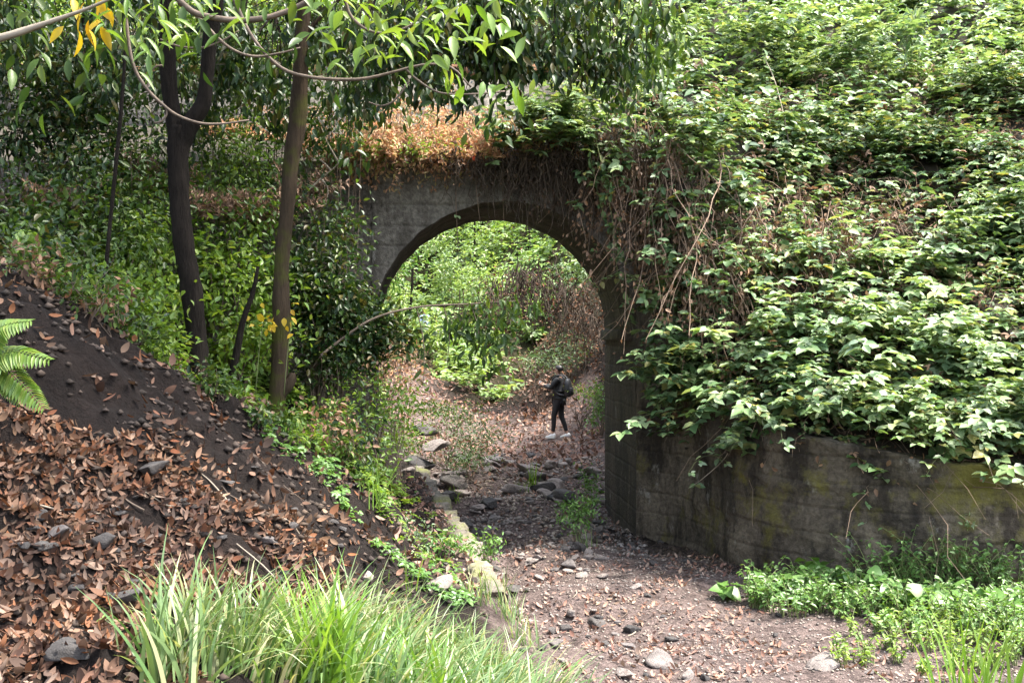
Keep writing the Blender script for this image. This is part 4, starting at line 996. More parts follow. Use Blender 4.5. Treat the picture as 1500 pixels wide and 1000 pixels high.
# ------------------------------------------------------------------ shrubs of the left bank, in front of the bridge
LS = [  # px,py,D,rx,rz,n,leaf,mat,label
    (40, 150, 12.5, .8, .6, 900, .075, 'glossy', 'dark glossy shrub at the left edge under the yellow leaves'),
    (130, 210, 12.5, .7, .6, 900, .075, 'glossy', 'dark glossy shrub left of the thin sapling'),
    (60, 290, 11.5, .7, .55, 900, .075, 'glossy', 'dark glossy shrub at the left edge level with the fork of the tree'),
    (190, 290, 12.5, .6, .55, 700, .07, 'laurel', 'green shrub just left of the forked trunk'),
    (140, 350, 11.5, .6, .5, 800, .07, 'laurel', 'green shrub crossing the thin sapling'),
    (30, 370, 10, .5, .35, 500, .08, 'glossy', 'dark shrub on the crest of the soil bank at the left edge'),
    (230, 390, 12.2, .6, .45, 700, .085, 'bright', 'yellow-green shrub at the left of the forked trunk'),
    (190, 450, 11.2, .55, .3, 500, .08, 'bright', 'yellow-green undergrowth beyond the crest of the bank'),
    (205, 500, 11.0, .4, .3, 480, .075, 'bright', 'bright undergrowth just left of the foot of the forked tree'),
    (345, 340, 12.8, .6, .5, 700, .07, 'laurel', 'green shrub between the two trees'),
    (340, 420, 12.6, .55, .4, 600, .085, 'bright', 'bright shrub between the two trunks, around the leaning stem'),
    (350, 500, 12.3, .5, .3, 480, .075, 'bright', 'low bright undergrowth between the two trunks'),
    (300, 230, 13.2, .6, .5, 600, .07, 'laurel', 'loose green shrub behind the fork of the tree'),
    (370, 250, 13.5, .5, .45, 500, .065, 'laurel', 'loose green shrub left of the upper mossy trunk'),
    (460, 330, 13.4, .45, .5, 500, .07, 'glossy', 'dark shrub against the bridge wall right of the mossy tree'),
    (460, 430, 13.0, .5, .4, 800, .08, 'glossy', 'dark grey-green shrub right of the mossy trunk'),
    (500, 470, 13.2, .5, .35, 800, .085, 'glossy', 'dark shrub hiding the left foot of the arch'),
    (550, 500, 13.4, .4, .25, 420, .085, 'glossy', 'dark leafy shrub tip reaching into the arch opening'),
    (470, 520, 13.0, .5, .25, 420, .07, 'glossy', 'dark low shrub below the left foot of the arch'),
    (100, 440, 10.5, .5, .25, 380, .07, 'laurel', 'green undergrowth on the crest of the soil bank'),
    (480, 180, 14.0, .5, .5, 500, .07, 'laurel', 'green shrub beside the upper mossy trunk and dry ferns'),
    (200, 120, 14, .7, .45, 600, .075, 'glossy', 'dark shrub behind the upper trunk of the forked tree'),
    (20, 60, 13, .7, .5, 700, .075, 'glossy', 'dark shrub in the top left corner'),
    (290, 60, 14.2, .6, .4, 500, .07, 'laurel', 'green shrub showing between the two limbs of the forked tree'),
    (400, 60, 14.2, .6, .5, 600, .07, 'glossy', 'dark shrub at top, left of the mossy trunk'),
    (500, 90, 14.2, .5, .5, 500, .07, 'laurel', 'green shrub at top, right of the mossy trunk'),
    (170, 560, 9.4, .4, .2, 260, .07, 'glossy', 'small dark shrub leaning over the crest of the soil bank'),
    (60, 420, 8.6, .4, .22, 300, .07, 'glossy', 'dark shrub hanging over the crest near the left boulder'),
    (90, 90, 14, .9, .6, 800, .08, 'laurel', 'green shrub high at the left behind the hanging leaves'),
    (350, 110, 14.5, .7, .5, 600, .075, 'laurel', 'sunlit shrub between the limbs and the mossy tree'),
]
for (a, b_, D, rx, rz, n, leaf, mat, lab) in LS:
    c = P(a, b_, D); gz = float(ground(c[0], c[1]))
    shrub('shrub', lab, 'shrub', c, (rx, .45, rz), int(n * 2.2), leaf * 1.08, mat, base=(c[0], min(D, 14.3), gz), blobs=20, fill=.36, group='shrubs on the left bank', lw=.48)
# scrappy plants along the crest of the soil bank
CRX, CRY, CRD = [0, 100, 200, 300, 400, 480, 560], [420, 480, 545, 605, 650, 690, 745], [7.5, 7.7, 7.9, 8.2, 8.6, 9.0, 9.6]
for i in range(26):
    a = 8 + 530 * (i + rng.random()) / 26; D = np.interp(a, CRX, CRD) + rng.uniform(.1, .6); c = P(a, np.interp(a, CRX, CRY), D); gz = float(ground(c[0], c[1]))
    mt = ['laurel', 'bright', 'drybrown', 'glossy', 'laurel'][i % 5]; rr = rng.uniform(.10, .15) if 240 < a < 450 else rng.uniform(.14, .28)
    shrub('shrub', 'withered brown scrub on the crest of the soil bank, leaves dead' if mt == 'drybrown' else 'small green plant growing along the crest of the soil bank', 'shrub', (c[0], c[1], gz + rr * .7), (rr * 1.3, rr, rr), int(900 * rr), .06, mt, base=(c[0], c[1], gz), group='withered scrub on the bank crest' if mt == 'drybrown' else 'small plants on the bank crest', blobs=8, stem_r=.005)
# low bright ground cover on the terrace round the mossy tree
def ground_tufts(n, x0, x1, y0, y1, ok, L, nodes, leaf, mat, name, label, cat, tri=True, lw=.6):
    x, y = scatter_xy(n, x0, x1, y0, y1, ok); p = np.stack([x, y, ground(x, y)], -1)
    k = in_view(p, 100); p = p[k]
    nn = surf_normal(ground, p[:, 0], p[:, 1]); dn = np.tile(np.array((0, -.5, -.4)), (len(p), 1))
    mb = MB(); shoot_leaves(mb, p, nn, dn, rng.uniform(*L, len(p)), nodes, leaf, lw, tri=tri)
    o = mb.build(name, M[mat]); tag(o, label, cat, kind='stuff'); return o
def terr(x, y): return (x < curb_x(y) - .75 + .3 * gf1(x * 2, y * 2)) & (G(x, y) > .55) & (y > 9.5 - .25 * (x + 2))
ground_tufts(2300, -3.6, -1.0, 9.3, 14.3, terr, (.08, .3), 4, .055, 'bright', 'ground_cover', 'yellow-green leafy ground cover on the terrace round the mossy tree', 'ground cover')
ground_tufts(900, -6, -2.6, 8.6, 13, lambda x, y: y > 8.9, (.05, .18), 4, .05, 'laurel', 'ground_cover', 'darker leafy ground cover behind the crest of the soil bank', 'ground cover')
def strip(x, y): return (x < curb_x(y) - .3) & (x > curb_x(y) - .95) & (gf1(x * 3, y * 3) > .1)
ground_tufts(900, -2.6, 0, 9.2, 17, strip, (.05, .2), 4, .045, 'bright', 'ground_cover', 'low green weeds along the left of the mossy kerb', 'ground cover')
ground_tufts(1100, -2.2, -.3, 8.2, 11, lambda x, y: (x < curb_x(y) - .4) & (gf1(x * 3 + 7, y * 3) > .15), (.05, .18), 4, .045, 'herb', 'ground_cover', 'sparse weeds on the dark slope above the kerb', 'ground cover')
ground_tufts(2600, -1.6, .1, 9.2, 19, lambda x, y: np.abs(x - curb_x(y) + .04) < .10 * (.6 + .8 * (gf2(x, y) > -.2)), (.02, .06), 4, .022, 'bright', 'moss', 'yellow-green moss cushions growing on the kerb', 'moss', tri=False)
# shrub on the slope at the edge of the arch view
for a, r, n, leaf, mat, lab in (((560, 585, 12.8), (.42, .35, .3), 700, .06, 'bright', 'yellow-green bush at the foot of the bank, left of the boulders'),
                                ((520, 640, 12.0), (.35, .3, .2), 420, .055, 'bright', 'low yellow-green bush above the pale gravel strip'),
                                ((590, 640, 13.4), (.25, .25, .2), 320, .055, 'bright', 'small yellow-green bush beside the mossy kerb'),
                                ((460, 600, 11.8), (.4, .3, .2), 420, .055, 'bright', 'bright low bush right of the mossy tree foot'),
                                ((580, 540, 13.0), (.3, .3, .25), 260, .06, 'redfern', 'tan dry bush at the left of the arch floor'),
                                ((845, 755, 13.4), (.2, .3, .22), 520, .05, 'herb', 'bright fern-like bush at the foot of the pier'),
                                ((865, 715, 15.2), (.15, .3, .25), 300, .05, 'herb', 'green bush inside the arch against the right wall'),
                                ((660, 640, 19.5), (.75, .5, .38), 1500, .05, 'moss_shrub', 'rounded grey-green bush growing over the boulders beyond the arch'),
                                ((690, 665, 19.0), (.45, .4, .22), 700, .05, 'moss_shrub', 'low grey-green bush at the right foot of the rounded bush'),
                                ((655, 602, 20.0), (.5, .4, .2), 500, .06, 'laurel', 'darker bush on top of the boulder heap'),
                                ((715, 800, 11.2), (.13, .12, .12), 160, .05, 'herb', 'small green tuft against the kerb in the bed'),
                                ((655, 795, 10.9), (.22, .2, .12), 260, .05, 'herb', 'dark green weed tuft on the kerb strip'),
                                ((600, 800, 9.9), (.3, .2, .14), 240, .04, 'moss_shrub', 'wispy weeds at the corner of the dark slope')):
    c = P(*a); gz = float(ground(c[0], c[1])); c[2] = max(c[2], gz + r[2] * .5)
    shrub('bush', lab, 'bush', c, r, n, leaf, mat, base=(c[0], c[1], gz), blobs=12, stem_r=.006)

# laurel branch hanging into the arch from the left
t = thing('leafy_branch', 'bright laurel branch reaching across the arch opening from the left, leaves hanging', 'branch', P(470, 440, 12.6))
mb = MB(); tubes(mb, catmull([P(470, 520, 12.7), P(540, 470, 12.8), P(610, 450, 12.9), P(690, 445, 13), P(760, 440, 13)], 20), np.linspace(.016, .005, 20), 6)
for a in ((610, 450, 620, 560), (690, 446, 700, 520), (650, 448, 655, 530), (740, 442, 745, 520)):
    tubes(mb, catmull([P(a[0], a[1], 12.95), P((a[0] + a[2]) / 2 + 6, (a[1] + a[3]) / 2, 12.9), P(a[2], a[3], 12.9)], 8), np.linspace(.008, .003, 8), 4)
mb.build('stem', M['branch'], t, True)
mb = MB(); cs = [(630, 480, 9), (610, 520, 6), (650, 500, 8), (690, 470, 26), (720, 460, 26), (750, 450, 26), (700, 500, 28), (730, 500, 28), (680, 480, 16), (740, 520, 14), (715, 525, 16), (770, 440, 16), (660, 480, 12), (710, 440, 10), (700, 480, 22), (745, 480, 24), (655, 535, 2)]
for a, b_, k in cs:
    k = int(k * 1.3); pos = P(a, b_, 12.95) + rvec(k, 1) * np.array((.14, .12, .12))
    leaves(mb, pos, rvec(k, .6) + np.array((0, -.1, -.75)), rvec(k, .5) + np.array((0, -.6, .8)), rng.uniform(.09, .16, k), .34, T_CURVED)
mb.build('foliage', M['laurel'], t)

# yellow leaf clusters by the mossy tree
for a, lab in (((386, 470, 11.6), 'cluster of yellow leaves left of the mossy trunk'), ((428, 468, 11.7), 'small cluster of yellow leaves right of the mossy trunk')):
    k = 16 if a[0] == 386 else 7; mb = MB(); leaves(mb, P(*a) + rvec(k, .06), rvec(k, .6) + np.array((0, 0, -.6)), rvec(k, .5) + np.array((0, -.8, .6)), rng.uniform(.06, .1, k), .6, T_CURVED)
    t = thing('yellow_sprig', lab, 'leaves', P(*a)); mb.build('foliage', M['yellow'], t)
    mb = MB(); tubes(mb, catmull([P(a[0], a[1], a[2]), P(a[0] - 6, a[1] + 40, a[2]), P(a[0] - 12, a[1] + 110, a[2])], 8), np.full(8, .004), 4); mb.build('stem', M['cane_green'], t)
# pale dead twigs
t = thing('dead_twig', 'pale forked dead twigs sticking out beside the bridge wall', 'twig', P(470, 270, 13.2))
mb = MB()
for pts in ([(440, 290), (470, 262), (497, 238), (503, 215)], [(470, 262), (480, 275), (478, 300)], [(485, 250), (470, 235), (455, 232)], [(497, 240), (480, 210), (472, 190)]):
    tubes(mb, catmull([P(*q_, 13.2) for q_ in pts], 10), np.linspace(.012, .006, 10), 5)
mb.build('twig', M['twig'], t)

# ferns at the left edge
def fern(label, fr, D, grp='green ferns at the left edge'):
    base = P(*fr[0][0], D); t = thing('fern', label, 'fern', base, 0, grp)
    for pts in fr:
        path = catmull([P(*q_, D) for q_ in pts], 30); mb = MB(); tubes(mb, path, np.linspace(.005, .0015, 30), 4)
        T = nrm(np.gradient(path, axis=0)); nN = nrm(np.array((.1, -.5, .9)))
        for sg in (1, -1):
            sd = np.cross(T, nN) * sg; ln_ = min(.11, .28 * np.linalg.norm(path[-1] - path[0])) * np.sin(np.linspace(.25, 1, 30) * np.pi * .96 + .0) ** .7 + .01
            leaves(mb, path[3:], sd[3:] + T[3:] * .35 + np.array((0, 0, -.15)), np.tile(nN, (27, 1)) + rvec(27, .15), ln_[3:], .26, T_CURVED)
        mb.build('frond', M['bright'], t)
    return t
fern('bright green fern with drooping fronds at the left edge in front of the black soil', [[(-60, 560), (-20, 530), (20, 515), (72, 527)], [(-50, 575), (-10, 530), (30, 560), (64, 597)], [(-60, 570), (-30, 520), (0, 480), (45, 470)], [(-50, 580), (-30, 560), (5, 560), (30, 590)]], 4.9)
fern('small drooping fern under the shaded rock at the left edge', [[(20, 340), (35, 345), (45, 370), (47, 400)], [(18, 342), (30, 355), (38, 385), (36, 410)], [(22, 338), (42, 340), (50, 350), (54, 372)]], 8.6)
fern('pale grey-green fern frond lying at the lower left corner beside the grass', [[(180, 1000), (150, 965), (120, 940), (95, 930)], [(190, 1000), (190, 960), (170, 930), (150, 905)], [(200, 1010), (230, 960), (225, 930), (215, 910)]], 4.6)

# ------------------------------------------------------------------ far hillside through the arch and behind
def far_ok(x, y): return (y > 32) & ((np.abs(x - (-.6 - .25 * (y - 22))) > 1.5) | (y > 40)) & ((x < -.2) | (y > 37)) & ~((np.abs(x * 43 / y + 3.3) < .55) & (y < 43.6))
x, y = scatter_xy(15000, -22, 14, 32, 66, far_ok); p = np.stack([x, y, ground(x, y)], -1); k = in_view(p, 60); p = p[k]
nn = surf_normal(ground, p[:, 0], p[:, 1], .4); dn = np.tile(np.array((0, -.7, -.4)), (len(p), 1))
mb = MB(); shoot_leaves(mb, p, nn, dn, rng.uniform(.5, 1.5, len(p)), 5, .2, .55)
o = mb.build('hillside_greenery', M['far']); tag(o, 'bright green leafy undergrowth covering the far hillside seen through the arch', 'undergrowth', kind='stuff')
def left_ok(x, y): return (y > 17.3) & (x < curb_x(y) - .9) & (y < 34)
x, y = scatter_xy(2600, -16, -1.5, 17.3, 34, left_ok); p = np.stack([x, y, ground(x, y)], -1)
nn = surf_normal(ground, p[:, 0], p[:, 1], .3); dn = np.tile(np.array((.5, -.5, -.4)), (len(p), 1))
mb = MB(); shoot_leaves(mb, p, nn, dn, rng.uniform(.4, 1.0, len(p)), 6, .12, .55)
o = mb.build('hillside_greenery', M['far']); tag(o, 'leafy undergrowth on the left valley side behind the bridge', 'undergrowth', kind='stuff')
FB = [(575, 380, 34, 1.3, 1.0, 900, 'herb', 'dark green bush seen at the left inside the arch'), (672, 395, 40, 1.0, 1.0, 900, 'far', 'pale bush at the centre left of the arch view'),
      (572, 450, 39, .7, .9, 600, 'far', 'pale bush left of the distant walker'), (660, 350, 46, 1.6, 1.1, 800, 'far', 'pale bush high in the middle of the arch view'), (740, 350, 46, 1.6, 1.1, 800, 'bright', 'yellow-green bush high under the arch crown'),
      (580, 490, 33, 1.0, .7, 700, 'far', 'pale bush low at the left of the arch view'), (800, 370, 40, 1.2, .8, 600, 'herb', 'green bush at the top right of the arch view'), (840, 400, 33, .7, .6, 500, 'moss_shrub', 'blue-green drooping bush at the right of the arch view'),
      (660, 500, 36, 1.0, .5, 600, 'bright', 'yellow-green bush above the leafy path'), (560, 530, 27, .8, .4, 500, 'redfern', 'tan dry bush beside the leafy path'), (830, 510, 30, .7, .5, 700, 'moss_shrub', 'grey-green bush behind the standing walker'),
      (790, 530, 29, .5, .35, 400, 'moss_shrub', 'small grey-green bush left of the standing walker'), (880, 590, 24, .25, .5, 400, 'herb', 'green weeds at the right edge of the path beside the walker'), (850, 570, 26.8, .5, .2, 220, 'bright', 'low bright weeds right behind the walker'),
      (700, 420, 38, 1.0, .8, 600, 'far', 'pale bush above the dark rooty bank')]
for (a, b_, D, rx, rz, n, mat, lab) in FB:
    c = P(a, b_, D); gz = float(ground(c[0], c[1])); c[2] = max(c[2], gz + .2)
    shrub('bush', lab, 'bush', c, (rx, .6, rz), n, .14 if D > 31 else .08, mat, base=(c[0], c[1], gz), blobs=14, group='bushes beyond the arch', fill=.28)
for (a, b_, D, top) in ((690, 470, 47, 330), (770, 440, 44, 325), (600, 470, 41, 350), (555, 430, 38, 345)):
    o = MB(); limb(o, [(a, b_, 5), (a + 4, (b_ + top) / 2, 4), (a + 6, top - 40, 3)], D, 14, 6)
    o = o.build('sapling', M['bark_dark'], None, True); tag(o, {690: 'thin dark sapling in the middle of the arch view', 770: 'thin sapling near the right of the arch view', 600: 'thin dark sapling at the left of the arch view', 555: 'thin stem beside the left edge of the arch'}[a], 'sapling', 'thin saplings beyond the arch')
# dark rooty bank: hanging roots
for i, (a, b_, D, n) in enumerate(((770, 400, 31, 90), (830, 420, 30.5, 90), (860, 455, 29.5, 60), (730, 430, 32, 60))):
    c = P(a, b_, D); t = thing('exposed_roots', ['dark exposed roots at the top of the bank beyond the arch', 'dark roots hanging above the standing walker', 'pale-brown roots at the right edge of the arch view', 'dark roots behind the hanging laurel branch'][i], 'roots', c, 0, 'roots on the bank beyond the arch')
    b2 = c + np.c_[rng.normal(0, .35, n), rng.normal(0, .25, n), rng.normal(0, .2, n)]
    t8 = np.linspace(0, 1, 8)[None, :, None]; pc = b2[:, None] + rng.uniform(.4, 1.5, n)[:, None, None] * np.array((0, -.1, -1)) * t8 + np.cumsum(rng.standard_normal((n, 8, 3)) * .05, 1)
    mb = MB(); tubes(mb, pc, np.linspace(.016, .006, 8) * rng.uniform(.5, 1.4, (n, 1)), 3, False); mb.build('root', M['cane_dark'], t)
    m = 300; mb = MB(); leaves(mb, c + rvec(m, 1) * np.array((.5, .3, .5)) - np.array((0, .2, .5)), rvec(m), rvec(m), rng.uniform(.06, .12, m), .5); mb.build('withered_foliage', M['litter'], t)
# boulder and trunks far up the hillside
for a, wd, top, D, lab in ((950, 26, -60, 24, 'brown tree trunk at the top edge above the bridge end'), (1185, 22, -60, 25, 'brown blurred tree trunk at the top edge of the bramble hillside'), (1214, 16, -60, 25.5, 'second brown trunk at the top edge, right beside the first')):
    o = MB(); limb(o, [(a, 60, wd * .8), (a + 3, 10, wd * .6), (a + 8, top, wd * .5)], D, 12, 10); o = o.build('tree_trunk', M['bark_moss'], None, True); tag(o, lab, 'tree trunk')
for i, (a, b0, b1, D) in enumerate(((1335, 75, 20, 17.5), (1345, 80, 25, 17.6), (1325, 85, 30, 17.4))):
    o = thing('leafy_sapling', ['tall slim leafy sapling on the bramble hillside', 'second slim leafy sapling, right of the tallest on the hillside', 'third slim leafy sapling, left of the tallest on the hillside'][i], 'sapling', P(a, b0, D), 0, 'leafy saplings on the hillside')
    path = catmull([P(a, b0 + 15, D), P(a + 3, (b0 + b1) / 2, D), P(a + 6, b1, D)], 14); mb = MB(); tubes(mb, path, np.linspace(.014, .005, 14), 5); mb.build('stem', M['cane_green'], o)
    mb = MB(); k = 60; j = rng.integers(3, 14, k); leaves(mb, path[j] + rvec(k, .05), rvec(k, .7) + np.array((0, 0, .2)), rvec(k, .5) + np.array((0, 0, 1)), rng.uniform(.1, .18, k), .35); mb.build('foliage', M['bramble_sunlit'], o)

# ------------------------------------------------------------------ foot of the wing wall
def herb(c, n, h, leaf, label, mat='herb', tmpl=T_HEART, lw=.75, name='herb_plant', group='leafy plants at the foot of the wing wall', perm=7):
    c = np.asarray(c, float); t = thing(name, label, 'plant', c, 0, group)
    a = rng.uniform(0, 6.28, n); out = np.c_[np.cos(a), np.sin(a), np.zeros(n)] * rng.uniform(.1, .6, n)[:, None]
    tt = np.linspace(0, 1, perm)[None, :, None]; hh = (h * rng.uniform(.5, 1.1, n))[:, None, None]
    pc = c + rvec(n, .03)[:, None] * np.array((1, 1, .2)) + hh * (np.array((0, 0, 1)) * (tt - .3 * tt ** 2) + out[:, None] * tt ** 1.3)
    st = MB(); tubes(st, pc, np.linspace(.005, .002, perm) * np.ones((n, 1)), 4, False); st.build('stem', M['cane_green'], t)
    pos = pc[:, 2:].reshape(-1, 3); k = len(pos); az = rng.uniform(0, 6.28, k)
    mb = MB(); leaves(mb, pos, np.c_[np.cos(az), np.sin(az), rng.normal(-.2, .25, k)], np.array((0, -.25, 1.0)) + rvec(k, .3), leaf * rng.uniform(.5, 1.2, k), lw, tmpl); mb.build('foliage', M[mat], t)
def gpt(px_, py_):
    """ground point seen at a pixel of the near bed"""
    for D in np.arange(4, 30, .05):
        q = P(px_, py_, D)
        if q[2] <= float(ground(q[0], q[1])): return np.array((q[0], q[1], float(ground(q[0], q[1]))))
    return q
big = [(1060, 880), (1150, 880), (1185, 860), (1215, 865), (1260, 880), (1300, 890), (1340, 900), (1375, 905), (1420, 905), (1460, 910), (1500, 915)]
for i, a in enumerate(big):
    herb(gpt(*a), 6 if i else 3, .42 if i else .25, .15, ['small broad-leaved seedling alone on the path edge', 'broad heart-leaved plant at the left end of the wall-foot plants'][i] if i < 2 else 'broad heart-leaved plant among others along the foot of the wing wall')
for i in range(95):
    u = rng.random(); px_ = 1100 + 430 * u; py_ = 872 + 85 * u * rng.random() + rng.uniform(-15, 25)
    herb(gpt(px_, min(py_, 985)), 9, rng.uniform(.22, .5), .06, 'small-leaved weed in the green strip between path and wing wall', 'herb', T_SIMPLE, .5, 'weed', 'weeds in the strip below the wing wall', 9)
for i in range(45):
    px_ = rng.uniform(1230, 1520); py_ = rng.uniform(915, 990)
    herb(gpt(px_, py_), 8, rng.uniform(.15, .35), .055, 'low bright weed near the bottom right corner', 'bright', T_SIMPLE, .45, 'weed', 'weeds near the bottom right corner', 7)
for i in range(22):   # tall weeds against the mossy end of the wall
    c = gpt(rng.uniform(1260, 1500), 868); herb(c, 7, rng.uniform(.5, .85), .06, 'tall thin weed standing against the mossy end of the wing wall', 'herb', T_SIMPLE, .5, 'weed', 'tall weeds against the wing wall', 11)
# small tufts clinging to the wall
for a, lab in (((1165, 770, 11.95), 'small pale leaf tuft clinging to the middle of the wing wall'), ((1400, 760, 11.2), 'small leaf tuft on the mossy end of the wing wall')):
    c = P(*a); c[1] = float(wall_y(c[0])) - .12; shrub('wall_plant', lab, 'plant', c, (.07, .04, .06), 26, .05, 'bramble_sunlit', base=c + np.array((0, .12, .05)), blobs=4, stem_r=.003)

# ------------------------------------------------------------------ grasses
def tussock(c, n, L, label, mat='grass', wd=.017, az0=None, azs=2.0, lean=.25, droop=1.2, name='grass_tussock', group='grass tussocks at the bottom'):
    c = np.asarray(c, float); az = rng.uniform(0, 6.28, n) if az0 is None else rng.normal(az0, azs, n)
    b = c + np.c_[rng.normal(0, .07, n), rng.normal(0, .07, n), np.full(n, -.02)]
    mb = MB(); blades(mb, b, az, L * rng.uniform(.55, 1.15, n), np.abs(rng.normal(lean, .18, n)), wd * rng.uniform(.6, 1.4, n), 6, rng.uniform(.3, droop, n))
    o = mb.build(name, M[mat]); o_loc = c
    tag(o, label, 'grass', group); return o
n = 4200
n = 3300; bx = rng.uniform(-1.35, .42, n); by = rng.uniform(4.3, 6.3, n)
edge = 5.75 + .5 * bx * .0 + .25 * gf1(bx * 2, by)
k = (by < edge) & (bx < .22) & (bx > -1.3 + (by - 4.5) * .28); bx, by = bx[k], by[k]
mb = MB(); blades(mb, np.c_[bx, by, ground(bx, by) - .02], rng.normal(.2, 1.0, len(bx)), rng.uniform(.2, .52, len(bx)), np.abs(rng.normal(.4, .25, len(bx))), rng.uniform(.008, .019, len(bx)), 7, rng.uniform(.5, 1.9, len(bx)))
o = mb.build('grass', M['grass']); tag(o, 'bright wind-swept long grass filling the bottom centre', 'grass', kind='stuff')
for a, n, L, lab in (((480, 1040, 4.5), 95, .52, 'tall upright grass tussock at the left of the grass bed'), ((620, 1040, 4.6), 80, .48, 'tall green tussock standing in the middle of the grass bed'), ((300, 1040, 4.5), 80, .42, 'drooping grass tussock at the left end of the grass bed'),
                     ((400, 1020, 4.9), 80, .42, 'grass tussock between the drooping and the tall upright ones'), ((240, 1080, 4.2), 60, .45, 'pale low tussock nearest the lower left fern'), ((560, 1000, 5.4), 70, .36, 'grass tussock at the back edge of the grass bed'), ((720, 1040, 5.4), 70, .4, 'grass tussock at the right end of the grass bed, over the path'), ((690, 1000, 5.9), 80, .4, 'bright tussock behind the right end of the grass bed')):
    c = P(*a); c[2] = float(ground(c[0], c[1])); tussock(c, n, L, lab, 'iris' if n > 90 or 'middle' in lab else 'grass')
for a, n, L, lab in (((1415, 1000, 5.6), 34, .85, 'tall upright yellow-green blade clump in the bottom right corner'), ((1470, 1000, 5.5), 30, .7, 'shorter yellow-green blade clump at the right edge of the corner'), ((1440, 1000, 5.2), 24, .6, 'small blade clump in front of the tall corner clump')):
    c = P(*a); c[2] = float(ground(c[0], c[1])); tussock(c, n, L, lab, 'iris', .022, None, 2, .12, .6, 'blade_clump', 'blade plants at bottom right')
for a, n, L, lab in (((780, 715), 14, .5, 'solitary pale long-leaved plant in the stony bed under the arch'), ((668, 735), 22, .3, 'upright green grass tuft among stones beside the kerb'), ((545, 745), 20, .4, 'grass tuft on the dark slope above the kerb'), ((600, 870), 8, .35, 'single thin grass stalk cluster in front of the slope'), ((715, 810), 30, .3, 'green grass tuft at the foot of the kerb'), ((765, 722), 16, .22, 'low green tuft beside the solitary long-leaved plant'), ((855, 800), 24, .25, 'grass tuft at the corner of the pier foot'), ((728, 868), 40, .28, 'grass tuft hiding the near end of the kerb'), ((742, 905), 36, .26, 'grass tuft on the path edge in front of the kerb end'), ((700, 880), 36, .3, 'grass tuft on the soil left of the kerb end'), ((765, 945), 36, .28, 'grass tuft at the path edge beside the big grass bed')):
    tussock(gpt(*a), n, L, lab, 'iris' if n < 24 else 'grass', .016 if n == 14 else .009, None, 2, .25, .9, 'grass_tuft', 'small grass tufts in the bed')

# ------------------------------------------------------------------ fallen leaves
def litter(n, x0, x1, y0, y1, ok, size, mat, label, lift=.012, flat=.5):
    x, y = scatter_xy(n, x0, x1, y0, y1, ok); p = np.stack([x, y, ground(x, y) + lift * rng.uniform(.3, 1.6, len(x))], -1)
    k = in_view(p, 40); p = p[k]; m = len(p)
    nn = surf_normal(ground, p[:, 0], p[:, 1], .06) + rvec(m, flat * .8)
    d = rvec(m); mb = MB(); leaves(mb, p, d - (d * nrm(nn)).sum(-1, keepdims=True) * nrm(nn), nn, size * rng.uniform(.5, 1.3, m), rng.uniform(.3, .6, m), T_DRY)
    o = mb.build('fallen_leaves', M[mat]); tag(o, label, 'fallen leaves', kind='stuff'); return o
patch = field(77, 1.9, 3)
def bankleaf(x, y):
    pxv = 750 + x * FPX / y; z = G(x, y); pyv = 485 - (z - CAMZ) * FPX / y
    crest = 430 + .62 * pxv
    below = np.clip((pyv - crest - 60) / 120, 0.04, 1)
    return (x < curb_x(y) - .25) & (patch(x, y) > -.40) & (rng.random(x.shape) < below)
litter(75000, -4.2, .2, 4.0, 10.2, bankleaf, .056, 'litter', 'rust-brown fallen leaves carpeting the dark left bank')
litter(900, -4.2, -1, 7, 10.2, lambda x, y: x < curb_x(y) - .8, .08, 'litter', 'scattered fallen leaves on the crest of the soil bank')
litter(8500, -.6, 6, 6.2, 13, lambda x, y: (x > curb_x(y) + .12) & (y < wall_y(x) - .1) & (patch(x * 1.5, y * 1.5) > -.1), .055, 'litter_pink', 'small pinkish dry leaves scattered over the near path')
litter(4200, -3, .2, 9.3, 17, lambda x, y: (x < curb_x(y) - .10) & (x > curb_x(y) - .95), .07, 'litter_pink', 'bleached dry leaves on the gravel strip left of the kerb')
litter(900, -1, 1.6, 13, 19, lambda x, y: x > curb_x(y) + .1, .06, 'litter_pink', 'dry leaves among the stones under the arch')
litter(15000, -5.5, 3.2, 18.5, 41, lambda x, y: (np.hypot(x - 1.09, (y - 26.3) * .6) > .36) & (np.abs(x - (.4 - .19 * (y - 22))) < 2.6) & (y > 18.5 + 2.0 * rng.random(x.shape)), .11, 'litter_pink', 'pink-brown leaf carpet on the path beyond the arch', .02)
litter(2600, -.5, 3.5, 28, 36, lambda x, y: x > .2, .12, 'litter', 'dark red-brown leaves on the rooty bank beyond the arch', .03)

# ------------------------------------------------------------------ stones
def rock_mesh(seed, mat, flat=.6, ang=.25):
    bm = bmesh.new(); bmesh.ops.create_icosphere(bm, subdivisions=3, radius=1)
    r = np.random.default_rng(seed); f = [(r.normal(0, 1, 3), r.uniform(0, 6), r.uniform(.05, .14)) for _ in range(9)]
    pl = [(nrm(r.normal(0, 1, 3)), r.uniform(.45, .8)) for _ in range(12)]
    sc = np.array((r.uniform(.8, 1.25), r.uniform(.7, 1.0), flat * r.uniform(.7, 1.2)))
    for v in bm.verts:
        c = np.array(v.co); k = 1 + sum(a * math.sin(2.2 * float(c @ w_) + ph) for w_, ph, a in f)
        c = c * k
        for nn_, dd in pl:                      # broken facets
            e = float(c @ nn_) - dd
            if e > 0: c = c - nn_ * e * .97
        v.co = c * sc
    me = bpy.data.meshes.new('stone'); bm.to_mesh(me); bm.free()
    me.polygons.foreach_set('use_smooth', np.ones(len(me.polygons), bool)); me.materials.append(mat); return me
RM = [rock_mesh(i, M['rock'], .45) for i in range(7)]; RD = [rock_mesh(50 + i, M['rock_dark'], .5) for i in range(6)]
